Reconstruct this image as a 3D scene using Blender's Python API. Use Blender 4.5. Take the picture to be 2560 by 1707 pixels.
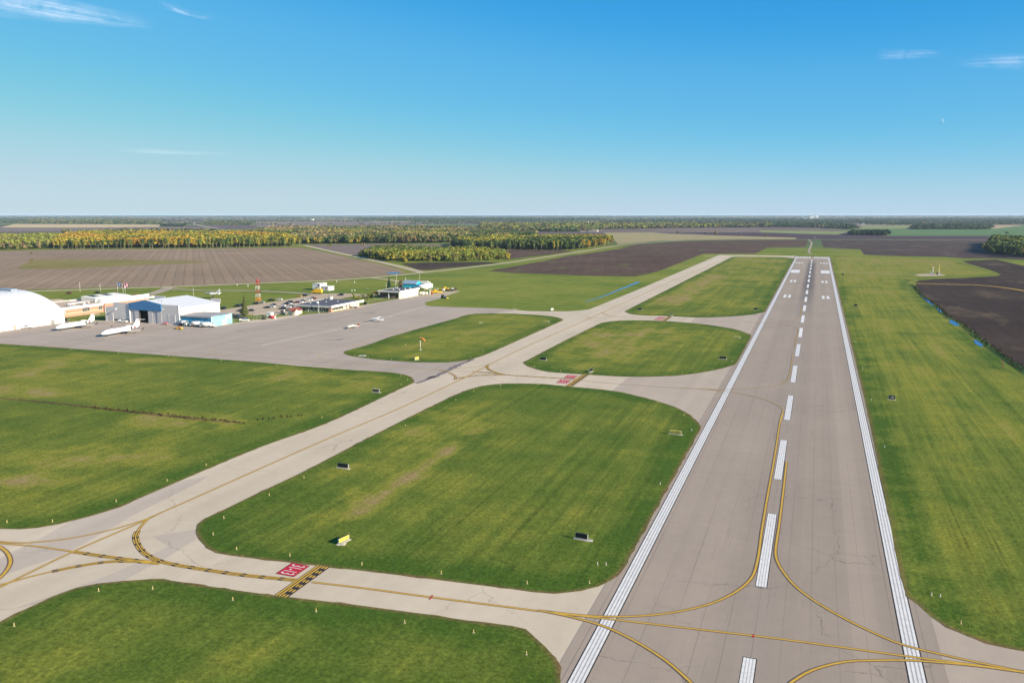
import bpy, bmesh, math, random
import numpy as np
from mathutils import Vector, Matrix

# ------------------------------------------------------------------ clean start
for o in list(bpy.data.objects):
    bpy.data.objects.remove(o)
scn = bpy.context.scene
COL = scn.collection
R = math.radians
random.seed(7)
rng = np.random.default_rng(11)

# ------------------------------------------------------------------ camera
# world axes: +Y runs along the runway, +X is to the right of it, metres
F, CX, CY, YV, H = 2020.0, 1280.0, 853.5, 534.5, 63.5      # focal length and frame in photo pixels, camera height
TH = math.atan((CY - YV) / F)                               # pitch below the horizon
PHI = math.atan((2048 - CX) * math.cos(TH) / F)             # camera looks this far left of the runway
cam_d = bpy.data.cameras.new('camera')
cam_d.sensor_width = 36.0
cam_d.lens = 36.0 * F / 2560.0
cam_d.clip_start = 1.0
cam_d.clip_end = 120000.0
cam = bpy.data.objects.new('camera', cam_d)
COL.objects.link(cam)
cam.location = (0, 0, H)
cam.rotation_euler = (math.pi / 2 - TH, 0, PHI)
scn.camera = cam

# ------------------------------------------------------------------ light
SUN_EL = R(22.5)
SUN_DIR = Vector((0.985 * math.cos(SUN_EL), -0.165 * math.cos(SUN_EL), math.sin(SUN_EL))).normalized()
sun_d = bpy.data.lights.new('sun', 'SUN')
sun_d.energy = 5.0
sun_d.angle = R(0.53)
sun_d.color = (1.0, 0.86, 0.66)
sun = bpy.data.objects.new('sun', sun_d)
COL.objects.link(sun)
sun.rotation_euler = SUN_DIR.to_track_quat('Z', 'Y').to_euler()
sun.location = (200, -100, 150)

world = bpy.data.worlds.new('World')
scn.world = world
world.use_nodes = True
wn, wl = world.node_tree.nodes, world.node_tree.links
wn.clear()
w_out = wn.new('ShaderNodeOutputWorld')
w_bg = wn.new('ShaderNodeBackground')
w_sky = wn.new('ShaderNodeTexSky')
w_sky.sky_type = 'NISHITA'
w_sky.sun_disc = False
w_sky.sun_elevation = SUN_EL
w_sky.sun_rotation = math.atan2(SUN_DIR.x, SUN_DIR.y)
w_sky.altitude = 200
w_sky.air_density = 0.6
w_sky.dust_density = 0.0
w_sky.ozone_density = 4.0
# photographic grading of the physical sky: deeper blue overhead, pale towards the horizon
w_k = wn.new('ShaderNodeVectorMath'); w_k.operation = 'SCALE'; w_k.inputs[3].default_value = 0.1
w_cur = wn.new('ShaderNodeRGBCurve')
for ci, pts in enumerate((((0, 0), (.085, .040), (.125, .105), (.17, .155), (.25, .27), (.34, .39), (.5, .50), (.7, .54), (1, .60)),
                          ((0, .10), (.18, .345), (.245, .445), (.30, .495), (.40, .575), (.53, .64), (.68, .665), (.9, .69), (1, .70)),
                          ((0, .35), (.30, .70), (.42, .78), (.53, .80), (.65, .79), (.73, .765), (.85, .76), (1, .77)))):
    cv = w_cur.mapping.curves[ci]
    while len(cv.points) < len(pts): cv.points.new(.5, .5)
    for q, xy in zip(cv.points, pts): q.location = xy; q.handle_type = 'AUTO_CLAMPED'
w_cur.mapping.update()
w_k2 = wn.new('ShaderNodeVectorMath'); w_k2.operation = 'SCALE'; w_k2.inputs[3].default_value = 9.3
wl.new(w_sky.outputs['Color'], w_k.inputs[0])
wl.new(w_k.outputs[0], w_cur.inputs['Color'])
wl.new(w_cur.outputs['Color'], w_k2.inputs[0])
wl.new(w_k2.outputs[0], w_bg.inputs['Color'])
w_bg.inputs['Strength'].default_value = 0.05
wl.new(w_bg.outputs[0], w_out.inputs['Surface'])

scn.view_settings.view_transform = 'Standard'
scn.view_settings.look = 'None'
scn.view_settings.gamma = 1.0
scn.view_settings.use_curve_mapping = False
scn.view_settings.exposure = 1.12
scn.render.engine = 'CYCLES'
scn.cycles.max_bounces = 6
scn.cycles.diffuse_bounces = 2
scn.cycles.transparent_max_bounces = 8
scn.cycles.volume_bounces = 0
scn.cycles.use_denoising = True

# ------------------------------------------------------------------ survey: photo pixel -> place on the ground (or at height z)
_c, _s = math.cos(PHI), math.sin(PHI)
def G(x, y, z=0.0):
    u, v = x - CX, y - CY
    fy = F * math.cos(TH) - v * math.sin(TH)
    fz = -(v * math.cos(TH) + F * math.sin(TH))
    t = (z - H) / fz
    X, Y = u * t, fy * t
    return (X * _c - Y * _s, X * _s + Y * _c)
def GP(pts, z=0.0):
    return [G(x, y, z) for x, y in pts]

# ------------------------------------------------------------------ materials
MATS = {}
def new_mat(name):
    m = bpy.data.materials.new(name)
    m.use_nodes = True
    n = m.node_tree.nodes
    b = n['Principled BSDF']
    return m, n, m.node_tree.links, b
class NT:
    """tiny node helper"""
    def __init__(s, m): s.n, s.l = m.node_tree.nodes, m.node_tree.links
    def node(s, t, **kw):
        k = s.n.new(t)
        for a, b in kw.items(): setattr(k, a, b)
        return k
    def link(s, a, b): s.l.new(a, b)
    def val(s, sock, x):
        if hasattr(x, 'is_linked') or hasattr(x, 'links'): s.l.new(x, sock)
        else: sock.default_value = x
    def math(s, op, a, b=None, c=None, clamp=False):
        k = s.node('ShaderNodeMath', operation=op, use_clamp=clamp)
        s.val(k.inputs[0], a)
        if b is not None: s.val(k.inputs[1], b)
        if c is not None: s.val(k.inputs[2], c)
        return k.outputs[0]
    def mix(s, f, a, b):
        k = s.node('ShaderNodeMix', data_type='RGBA')
        s.val(k.inputs[0], f)
        s.val(k.inputs[6], a if hasattr(a, 'links') else (*a, 1)[:4])
        s.val(k.inputs[7], b if hasattr(b, 'links') else (*b, 1)[:4])
        return k.outputs[2]
    def mul(s, a, f):
        k = s.node('ShaderNodeVectorMath', operation='SCALE')
        s.val(k.inputs[0], a); s.val(k.inputs[3], f)
        return k.outputs[0]
    def pos(s): return s.node('ShaderNodeNewGeometry').outputs['Position']
    def map(s, vec, scale=(1, 1, 1), rot=0.0, loc=(0, 0, 0)):
        k = s.node('ShaderNodeMapping')
        k.inputs['Scale'].default_value = scale
        k.inputs['Rotation'].default_value = (0, 0, rot)
        k.inputs['Location'].default_value = loc
        s.l.new(vec, k.inputs['Vector'])
        return k.outputs[0]
    def noise(s, vec, scale, detail=4, rough=.55, dist=0.0):
        k = s.node('ShaderNodeTexNoise')
        k.inputs['Scale'].default_value = scale
        k.inputs['Detail'].default_value = detail
        k.inputs['Roughness'].default_value = rough
        k.inputs['Distortion'].default_value = dist
        s.l.new(vec, k.inputs['Vector'])
        return k.outputs['Fac']
    def ramp(s, f, stops, interp='LINEAR'):
        k = s.node('ShaderNodeValToRGB')
        e = k.color_ramp
        e.interpolation = interp
        while len(e.elements) < len(stops): e.elements.new(.5)
        for el, (p, c) in zip(e.elements, stops):
            el.position = p
            el.color = (*c, 1) if not isinstance(c, (int, float)) else (c, c, c, 1)
        s.val(k.inputs[0], f)
        return k.outputs['Color']
    def rng(s, x, a, b, c=0.0, d=1.0):
        k = s.node('ShaderNodeMapRange')
        s.val(k.inputs[0], x)
        for i, q in enumerate((a, b, c, d)): k.inputs[i + 1].default_value = q
        return k.outputs[0]
    def bump(s, b, h, strength=.3, dist=.05):
        k = s.node('ShaderNodeBump')
        k.inputs['Strength'].default_value = strength
        k.inputs['Distance'].default_value = dist
        s.l.new(h, k.inputs['Height'])
        s.l.new(k.outputs[0], b.inputs['Normal'])
    def sep(s, v):
        k = s.node('ShaderNodeSeparateXYZ'); s.l.new(v, k.inputs[0]); return k.outputs
def plain(name, col, rough=.6, metal=0.0, wear=.12, scale=1.2, spec=.3):
    """painted or plain surface with a little uneven weathering"""
    if name in MATS: return MATS[name]
    m, n, l, b = new_mat(name)
    t = NT(m)
    tc = t.node('ShaderNodeTexCoord').outputs['Object']
    f = t.noise(tc, scale, 5, .6)
    k = t.rng(f, .3, .7, 1 - wear, 1 + wear * .6)
    t.link(t.mul(t.node('ShaderNodeRGB').outputs[0], k), b.inputs['Base Color'])
    [q for q in n if q.type == 'RGB'][0].outputs[0].default_value = (*col, 1)
    b.inputs['Roughness'].default_value = rough
    b.inputs['Metallic'].default_value = metal
    b.inputs['Specular IOR Level'].default_value = spec
    MATS[name] = m
    return m

DRY = [((880, 1296), (1190, 1078), 4.2, .46), ((800, 1290), (905, 1240), 8, .30), ((870, 1185), (1130, 1015), 13, .20), ((1490, 850), (1600, 830), 45, .40), ((1430, 905), (1530, 870), 30, .25), ((60, 935), (190, 898), 16, .36), ((270, 905), (420, 900), 9, .36),
       ((0, 975), (120, 985), 9, .32), ((0, 1205), (140, 1203), 8, .42), ((150, 1150), (330, 1140), 16, .4), ((380, 1045), (560, 1060), 12, .35), ((700, 930), (880, 960), 25, .22), ((1000, 870), (1130, 850), 14, .22), ((1650, 760), (1790, 690), 16, .35),
       ((1690, 765), (1760, 720), 6, .4), ((1330, 1300), (1480, 1240), 10, .14), ((560, 1650), (760, 1620), 6, .22), ((200, 1707), (520, 1660), 7, -.12), ((2350, 760), (2480, 870), 9, .25), ((2250, 880), (2560, 980), 14, -.22), ((2150, 650), (2350, 655), 30, .2)]
def make_grass(name, lush, mid, yellow, tan, shift=0.0, stripe_rot=0.0, streak=1.0):
    m, n, l, b = new_mat(name)
    t = NT(m)
    p = t.pos()
    big = t.noise(p, .016, 4, .6, .3)
    med = t.noise(p, .085, 5, .62)
    fin = t.noise(p, 1.3, 6, .75)
    blade = t.noise(p, 7.0, 3, .7)
    st = t.noise(t.map(p, (.55, .011, 1), stripe_rot), 1.0, 4, .65)
    st2 = t.noise(t.map(p, (.12, .008, 1), stripe_rot, (5, 3, 0)), 1.0, 3, .6)
    f = t.math('MULTIPLY_ADD', big, .95, -.475 + .5 + shift)
    f = t.math('ADD', f, t.math('MULTIPLY_ADD', med, .62, -.31))
    f = t.math('ADD', f, t.math('MULTIPLY_ADD', fin, .34, -.17))
    f = t.math('ADD', f, t.math('MULTIPLY_ADD', st, .36 * streak, -.18 * streak))
    f = t.math('ADD', f, t.math('MULTIPLY_ADD', st2, .46 * streak, -.23 * streak))
    pX, pY, pZ = t.sep(p)
    f = t.math('ADD', f, t.rng(pY, 80, 1150, -.09, .15))
    rut = t.noise(t.map(p, (1.6, .004, 1), stripe_rot, (2, 9, 0)), 1.0, 3, .55)
    rutf = t.math('MULTIPLY', t.rng(rut, .60, .68, 0, .55 * streak), t.rng(big, .4, .6, .1, 1))
    at = t.node('ShaderNodeAttribute', attribute_name='edge')
    e = at.outputs['Fac']
    # e: 0 interior, rises to 1 in the lush verge strip, 2 at the worn pavement edge
    for (ax_, ay_), (bx_, by_), wd_, k_ in DRY:
        # dry or fresh patch stretched between two points of the field
        A, B = Vector(G(ax_, ay_) + (0,)), Vector(G(bx_, by_) + (0,))
        d = B - A
        pt = t.node('ShaderNodeVectorMath', operation='SUBTRACT'); t.link(p, pt.inputs[0]); pt.inputs[1].default_value = A
        dt = t.node('ShaderNodeVectorMath', operation='DOT_PRODUCT'); t.link(pt.outputs[0], dt.inputs[0]); dt.inputs[1].default_value = d / d.length_squared
        al = t.math('MINIMUM', t.math('MAXIMUM', dt.outputs['Value'], 0.0), 1.0)
        sc_ = t.node('ShaderNodeVectorMath', operation='SCALE'); sc_.inputs[0].default_value = d; t.link(al, sc_.inputs[3])
        df = t.node('ShaderNodeVectorMath', operation='DISTANCE'); t.link(pt.outputs[0], df.inputs[0]); t.link(sc_.outputs[0], df.inputs[1])
        fall = t.math('MULTIPLY', t.rng(df.outputs['Value'], 0, wd_, 1, 0), t.rng(med, .34, .6, .15, 1.0))
        f = t.math('MULTIPLY_ADD', fall, k_, f)
    lushf = t.math('MULTIPLY', t.math('MINIMUM', e, 1.0), t.rng(t.noise(p, .05, 4, .7), .35, .65, .05, .44))
    f = t.math('SUBTRACT', f, lushf)
    col = t.ramp(f, [(.12, lush), (.42, mid), (.62, yellow), (.92, tan)])
    worn = t.math('SUBTRACT', e, 1.0, clamp=True)
    worn = t.math('MULTIPLY', worn, t.rng(med, .3, .6, .35, 1.0), clamp=True)
    col = t.mix(worn, col, (.17, .105, .05))
    g = t.math('MULTIPLY', t.rng(fin, .25, .75, .50, 1.46), t.rng(blade, .25, .75, .66, 1.34))
    g = t.math('MULTIPLY', g, t.rng(st, .3, .7, .9, 1.1))
    g = t.math('MULTIPLY', g, t.math('SUBTRACT', 1.0, t.math('MULTIPLY', rutf, .6)))
    clump = t.noise(p, .45, 6, .8)
    g = t.math('MULTIPLY', g, t.rng(clump, .3, .7, .78, 1.2))
    t.link(t.mul(col, g), b.inputs['Base Color'])
    b.inputs['Roughness'].default_value = .9
    b.inputs['Specular IOR Level'].default_value = .05
    t.bump(b, t.math('ADD', fin, t.math('MULTIPLY', blade, .5)), .55, .25)
    return m
GR_L, GR_M, GR_Y, GR_T = (.053, .098, .013), (.104, .137, .021), (.180, .188, .028), (.25, .19, .08)
M_grass = make_grass('grass', GR_L, GR_M, GR_Y, GR_T, -.06)
M_grass2 = make_grass('grass_across', GR_L, GR_M, GR_Y, GR_T, .01, R(88), .6)
M_verge = make_grass('grass_verge', GR_L, (.122, .152, .024), GR_Y, (.22, .185, .06), .02, 0, 1.3)

def make_pavement(name, col, dark, light, joints=False, wear=False, crack=.06, joint_x=4.0):
    m, n, l, b = new_mat(name)
    t = NT(m)
    p = t.pos()
    big = t.noise(p, .03, 4, .6)
    med = t.noise(p, .35, 5, .65)
    fin = t.noise(p, 6.0, 3, .7)
    f = t.math('ADD', t.math('MULTIPLY', big, .6), t.math('MULTIPLY', med, .4))
    c = t.mix(t.rng(f, .32, .68), dark, light)
    c = t.mul(c, t.rng(fin, .2, .8, .9, 1.1))
    X, Y, Z = t.sep(p)
    # long faint lane tone differences
    lane = t.noise(t.map(p, (.16, .0015, 1)), 1.0, 3, .5)
    c = t.mul(c, t.rng(lane, .3, .7, .93, 1.06))
    # wandering cracks
    vor = t.node('ShaderNodeTexVoronoi', feature='DISTANCE_TO_EDGE')
    vor.inputs['Scale'].default_value = .042
    w = t.node('ShaderNodeTexNoise'); w.inputs['Scale'].default_value = .3
    w.inputs['Detail'].default_value = 5
    t.link(p, w.inputs['Vector'])
    off = t.node('ShaderNodeVectorMath', operation='MULTIPLY_ADD')
    t.link(w.outputs['Color'], off.inputs[0])
    off.inputs[1].default_value = (5, 5, 0)
    t.link(p, off.inputs[2])
    t.link(off.outputs[0], vor.inputs['Vector'])
    ck = t.rng(vor.outputs['Distance'], 0.0, .005, 1, 0)
    ck = t.math('MULTIPLY', ck, t.rng(t.noise(p, .05, 2), .42, .62, 0, 1))
    c = t.mix(t.math('MULTIPLY', ck, .3 if name == 'asphalt_apron' else .55), c, (crack, crack * .9, crack * .85))
    if name == 'asphalt_apron':
        sw_ = t.noise(t.map(p, (.012, .55, 1), R(-4)), 1.0, 5, .7)
        c = t.mul(c, t.rng(sw_, .3, .7, .86, 1.1))
    if joints:
        fx = t.math('FRACT', t.math('DIVIDE', t.math('ADD', X, 400 + 1.75), joint_x))
        d = t.math('ABSOLUTE', t.math('SUBTRACT', fx, .5))
        j = t.rng(d, .470, .496, 0, 1)
        j = t.math('MULTIPLY', j, t.rng(t.noise(t.map(p, (1, .03, 1)), .5, 3), 
                   .4, .7, .08, .5))
        c = t.mix(j, c, (.075, .065, .06))
        # each paver lane has its own tone
        wn_ = t.node('ShaderNodeTexWhiteNoise', noise_dimensions='1D')
        t.link(t.math('FLOOR', t.math('DIVIDE', t.math('ADD', X, 400 + 1.75 - joint_x / 2), joint_x)), wn_.inputs['W'])
        c = t.mul(c, t.rng(wn_.outputs['Value'], 0, 1, .95, 1.045))
    if wear:
        # tyre rubber laid along the centreline in the touchdown zone and thin skid marks
        dx = t.math('ABSOLUTE', t.math('ADD', X, 5.4))
        a = t.rng(dx, 1.5, 6.5, 1, 0)
        along = t.math('MULTIPLY', t.rng(Y, 520, 760, 0, 1), t.rng(Y, 1090, 1220, 1, 0))
        rub = t.noise(t.map(p, (1.1, .018, 1)), 1.0, 5, .75)
        rub = t.math('MULTIPLY', t.rng(rub, .30, .50, 0, 1), t.math('MULTIPLY', a, along))
        c = t.mix(t.math('MULTIPLY', rub, .92), c, (.06, .055, .058))
        sk = t.noise(t.map(p, (2.6, .035, 1), 0, (3, 1, 0)), 1.0, 2, .5)
        sk = t.math('MULTIPLY', t.rng(sk, .665, .71, 0, .5), t.rng(dx, 1, 12, 1, 0))
        c = t.mix(sk, c, (.09, .08, .078))
        band = t.math('MULTIPLY', t.rng(dx, 1, 5, 1, 0), .22)
        c = t.mix(band, c, (.18, .155, .14))
    t.link(c, b.inputs['Base Color'])
    b.inputs['Roughness'].default_value = .88
    b.inputs['Specular IOR Level'].default_value = .12
    t.bump(b, fin, .2, .02)
    return m
M_taxi = make_pavement('concrete_taxiway', None, (.42, .355, .265), (.50, .425, .325))
M_run = make_pavement('asphalt_runway', None, (.265, .218, .176), (.31, .256, .205), True, True)
M_apron = make_pavement('asphalt_apron', None, (.305, .255, .21), (.365, .308, .255), False, False)
M_conn = make_pavement('asphalt_connector', None, (.34, .283, .225), (.385, .322, .258))
M_lot = make_pavement('parking_surface', None, (.36, .285, .20), (.43, .345, .25))
M_patch = make_pavement('concrete_patch', None, (.375, .318, .26), (.41, .35, .285))

def make_gravel(name, col):
    m, n, l, b = new_mat(name)
    t = NT(m)
    p = t.pos()
    f = t.noise(p, .12, 5, .7)
    t.link(t.mix(t.rng(f, .3, .7), [c * .8 for c in col], [c * 1.12 for c in col]), b.inputs['Base Color'])
    b.inputs['Roughness'].default_value = .95
    b.inputs['Specular IOR Level'].default_value = .05
    return m
M_gravel = make_gravel('gravel', (.40, .335, .235))
M_roadgrey = make_gravel('road_grey', (.33, .28, .225))

def make_field(name, a, bcol, rot, period, depth=.45, weeds=None, big=.012):
    m, n, l, b = new_mat(name)
    t = NT(m)
    p = t.pos()
    q = t.map(p, (1, 1, 1), -rot)
    X, Y, Z = t.sep(q)
    wob = t.noise(p, .02, 3)
    ph = t.math('ADD', t.math('DIVIDE', X, period), t.math('MULTIPLY', wob, .25))
    s1 = t.math('FRACT', ph)
    row = t.math('ABSOLUTE', t.math('SUBTRACT', s1, .5))
    rowf = t.math('MULTIPLY', t.rng(row, .36, .5, 0, 1), t.rng(t.noise(t.map(p, (.02, .004, 1), -rot), 1.0, 4, .7), .40, .62, .4, 1))
    streak = t.noise(t.map(p, (.35, .006, 1), -rot), 1.0, 5, .7)
    bg = t.noise(p, big, 5, .62)
    fin = t.noise(p, .6, 5, .7)
    f = t.math('ADD', t.math('MULTIPLY', bg, .6), t.math('MULTIPLY', streak, .4))
    c = t.mix(t.rng(f, .34, .66), a, bcol)
    c = t.mix(t.math('MULTIPLY', rowf, t.math('MULTIPLY', t.rng(streak, .35, .62), depth)), c, [x * .42 for x in a])
    c = t.mul(c, t.math('MULTIPLY', t.rng(fin, .25, .75, .8, 1.2), t.rng(t.math('FRACT', t.math('MULTIPLY', ph, .5)), 0, 1, .93, 1.07)))
    if weeds:
        wd = t.noise(t.map(p, (.05, .02, 1), -rot), .6, 6, .7)
        c = t.mix(t.rng(wd, .54, .68, 0, .75), c, weeds)
    t.link(c, b.inputs['Base Color'])
    b.inputs['Roughness'].default_value = .95
    b.inputs['Specular IOR Level'].default_value = .04
    t.bump(b, t.math('ADD', rowf, fin), .4, .3)
    return m
M_f_big = make_field('soil_stubble', (.19, .138, .096), (.285, .212, .145), PHI + R(21.4), 9.2, .85, None, .006)
M_f_dark = make_field('soil_dark', (.030, .021, .019), (.062, .044, .035), R(24), 9.0, .2, (.12, .09, .06))
M_f_dark2 = make_field('soil_dark_weedy', (.058, .036, .030), (.115, .075, .055), R(14), 8.0, .3, (.105, .11, .042))
M_f_far = make_field('soil_far', (.048, .034, .032), (.085, .062, .053), R(5), 20.0, .25, (.15, .12, .09))
M_f_purple = make_field('soil_purple', (.055, .038, .048), (.08, .055, .062), R(80), 25.0, .3)
M_f_tan = make_field('stubble_tan', (.42, .31, .17), (.52, .39, .22), R(80), 30.0, .1)
M_f_pale = make_field('hay_pale', (.23, .205, .10), (.33, .27, .15), R(85), 24.0, .15, (.2, .21, .08))
M_f_red = make_field('soil_red', (.27, .15, .10), (.33, .2, .14), R(85), 30.0, .1)
M_f_green = make_field('crop_green', (.075, .14, .055), (.11, .18, .075), R(85), 30.0, .2)
M_f_pgreen = make_field('crop_pale_green', (.16, .20, .075), (.21, .24, .10), R(85), 30.0, .2)
M_f_grey = make_field('soil_grey', (.15, .115, .105), (.19, .15, .13), R(85), 30.0, .2)
M_marsh = make_field('marsh_grass', (.16, .135, .045), (.23, .19, .07), R(85), 14.0, .2, (.10, .12, .03))

def make_far_ground():
    m, n, l, b = new_mat('farmland')
    t = NT(m)
    p = t.pos()
    # near the airfield: rough grass; further out a patchwork of fields and woods
    big = t.noise(p, .01, 5, .6)
    med = t.noise(p, .09, 5, .65)
    fin = t.noise(p, 1.0, 5, .7)
    stx = t.noise(t.map(p, (.5, .012, 1)), 1.0, 3, .6)
    f = t.math('ADD', t.math('MULTIPLY', big, .5), t.math('MULTIPLY', med, .3))
    f = t.math('ADD', f, t.math('MULTIPLY', stx, .2))
    gc = t.ramp(f, [(.22, GR_L), (.42, (.10, .145, .024)), (.56, (.175, .192, .036)), (.8, GR_T)])
    gc = t.mul(gc, t.rng(fin, .25, .75, .75, 1.25))
    vor = t.node('ShaderNodeTexVoronoi', distance='CHEBYCHEV')
    vor.inputs['Scale'].default_value = 1.0
    vor.inputs['Randomness'].default_value = .75
    t.link(t.map(p, (1 / 1500, 1 / 800, 1), R(4)), vor.inputs['Vector'])
    r_, g_, b_ = t.sep(vor.outputs['Color'])
    fc = t.ramp(r_, [(0, (.115, .088, .085)), (.22, (.16, .12, .10)), (.38, (.12, .15, .06)), (.52, (.20, .17, .10)),
                     (.62, (.10, .075, .075)), (.74, (.34, .26, .15)), (.80, (.085, .12, .055)), (.9, (.14, .12, .09))], 'CONSTANT')
    fc = t.mul(fc, t.rng(t.noise(p, .004, 5, .7), .3, .7, .8, 1.2))
    wood = t.noise(t.map(p, (1 / 2600, 1 / 900, 1)), 1.0, 6, .62)
    wc = t.mix(t.rng(t.noise(p, .003, 4), .4, .6), (.04, .052, .026), (.10, .095, .045))
    fc = t.mix(t.rng(wood, .565, .60), fc, wc)
    X, Y, Z = t.sep(p)
    far = t.rng(Y, 1500, 1800, 0, 1)
    t.link(t.mix(far, gc, fc), b.inputs['Base Color'])
    b.inputs['Roughness'].default_value = .95
    b.inputs['Specular IOR Level'].default_value = .03
    return m
M_ground = make_far_ground()

def make_water():
    m, n, l, b = new_mat('water')
    t = NT(m)
    b.inputs['Base Color'].default_value = (.03, .13, .30, 1)
    b.inputs['Roughness'].default_value = .22
    b.inputs['IOR'].default_value = 1.33
    b.inputs['Specular IOR Level'].default_value = 1.0
    t.bump(b, t.noise(t.pos(), 1.1, 4, .6), .8, .5)
    return m
M_water = make_water()

def paint(name, col, wear=.25):
    m, n, l, b = new_mat(name)
    t = NT(m)
    p = t.pos()
    f = t.noise(p, .9, 6, .7)
    t.link(t.mul(t.mix(t.rng(f, .3, .75), col, [c * (1 - wear) for c in col]), t.rng(t.noise(p, 9, 2), .3, .7, .93, 1.07)), b.inputs['Base Color'])
    b.inputs['Roughness'].default_value = .7
    b.inputs['Specular IOR Level'].default_value = .2
    return m
P_white = paint('paint_white', (.68, .67, .64), .3)
P_yel = paint('paint_yellow', (.54, .335, .045))
P_yelpale = paint('paint_yellow_worn', (.46, .315, .10))
P_blk = paint('paint_black', (.035, .028, .028))
P_brn = paint('paint_dark_border', (.15, .10, .065))
P_red = paint('paint_red', (.42, .018, .035), .15)
P_grey = paint('paint_grey_gap', (.36, .35, .35))

M_white = plain('white_metal', (.70, .70, .68), .5)
M_cream = plain('cream_metal', (.70, .68, .60), .5)
M_greyw = plain('grey_cladding', (.50, .49, .48), .55)
M_greyd = plain('grey_door', (.42, .415, .43), .55)
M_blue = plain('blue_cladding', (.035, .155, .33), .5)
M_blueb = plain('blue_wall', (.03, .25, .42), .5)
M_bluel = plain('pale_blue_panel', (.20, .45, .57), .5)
M_cyan = plain('cyan_wall', (.03, .48, .62), .5)
M_roofw = plain('white_roof', (.56, .575, .59), .5)
M_roofg = plain('grey_roof', (.30, .29, .29), .7)
M_roofd = plain('dark_flat_roof', (.075, .078, .10), .85)
M_rooftan = plain('tan_gravel_roof', (.42, .33, .245), .9)
M_roofblue = plain('bluegrey_roof', (.22, .28, .36), .5)
M_roofred = plain('red_roof', (.20, .055, .045), .7)
M_brick = plain('red_brick', (.42, .215, .15), .85)
M_brickd = plain('dark_brick', (.15, .085, .07), .85)
M_stucco = plain('cream_stucco', (.66, .58, .42), .8)
M_glass = plain('dark_glass', (.02, .025, .03), .08, 0, .1, 1, .8)
M_glassb = plain('skylight_glass', (.012, .018, .04), .5, 0, .1, 1, .2)
M_black = plain('black_paint', (.016, .018, .022), .45)
M_rubber = plain('rubber', (.02, .02, .02), .8)
M_steel = plain('galvanised_steel', (.42, .43, .44), .45, .4)
M_pole = plain('dark_pole', (.07, .06, .055), .6)
M_conc = plain('concrete_pad', (.48, .44, .36), .85)
M_yel = plain('yellow_paint', (.65, .40, .02), .45)
M_yelsign = plain('sign_yellow', (.58, .48, .09), .5)
M_yelpost = plain('yellow_post', (.62, .50, .16), .5)
M_redp = plain('red_paint', (.45, .03, .025), .45)
M_maroon = plain('maroon_paint', (.20, .03, .045), .4)
M_orange = plain('windsock_orange', (.90, .26, .06), .75)
M_wood = plain('weathered_wood', (.17, .13, .09), .9)
M_bark = plain('pale_bark', (.42, .38, .30), .9)
M_bark2 = plain('brown_bark', (.10, .075, .05), .9)
M_pink = plain('pink_cover', (.35, .08, .12), .7)
M_greenbox = plain('green_box', (.06, .10, .06), .7)
def flat(name, col, **k): return plain(name, col, **k)

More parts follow.
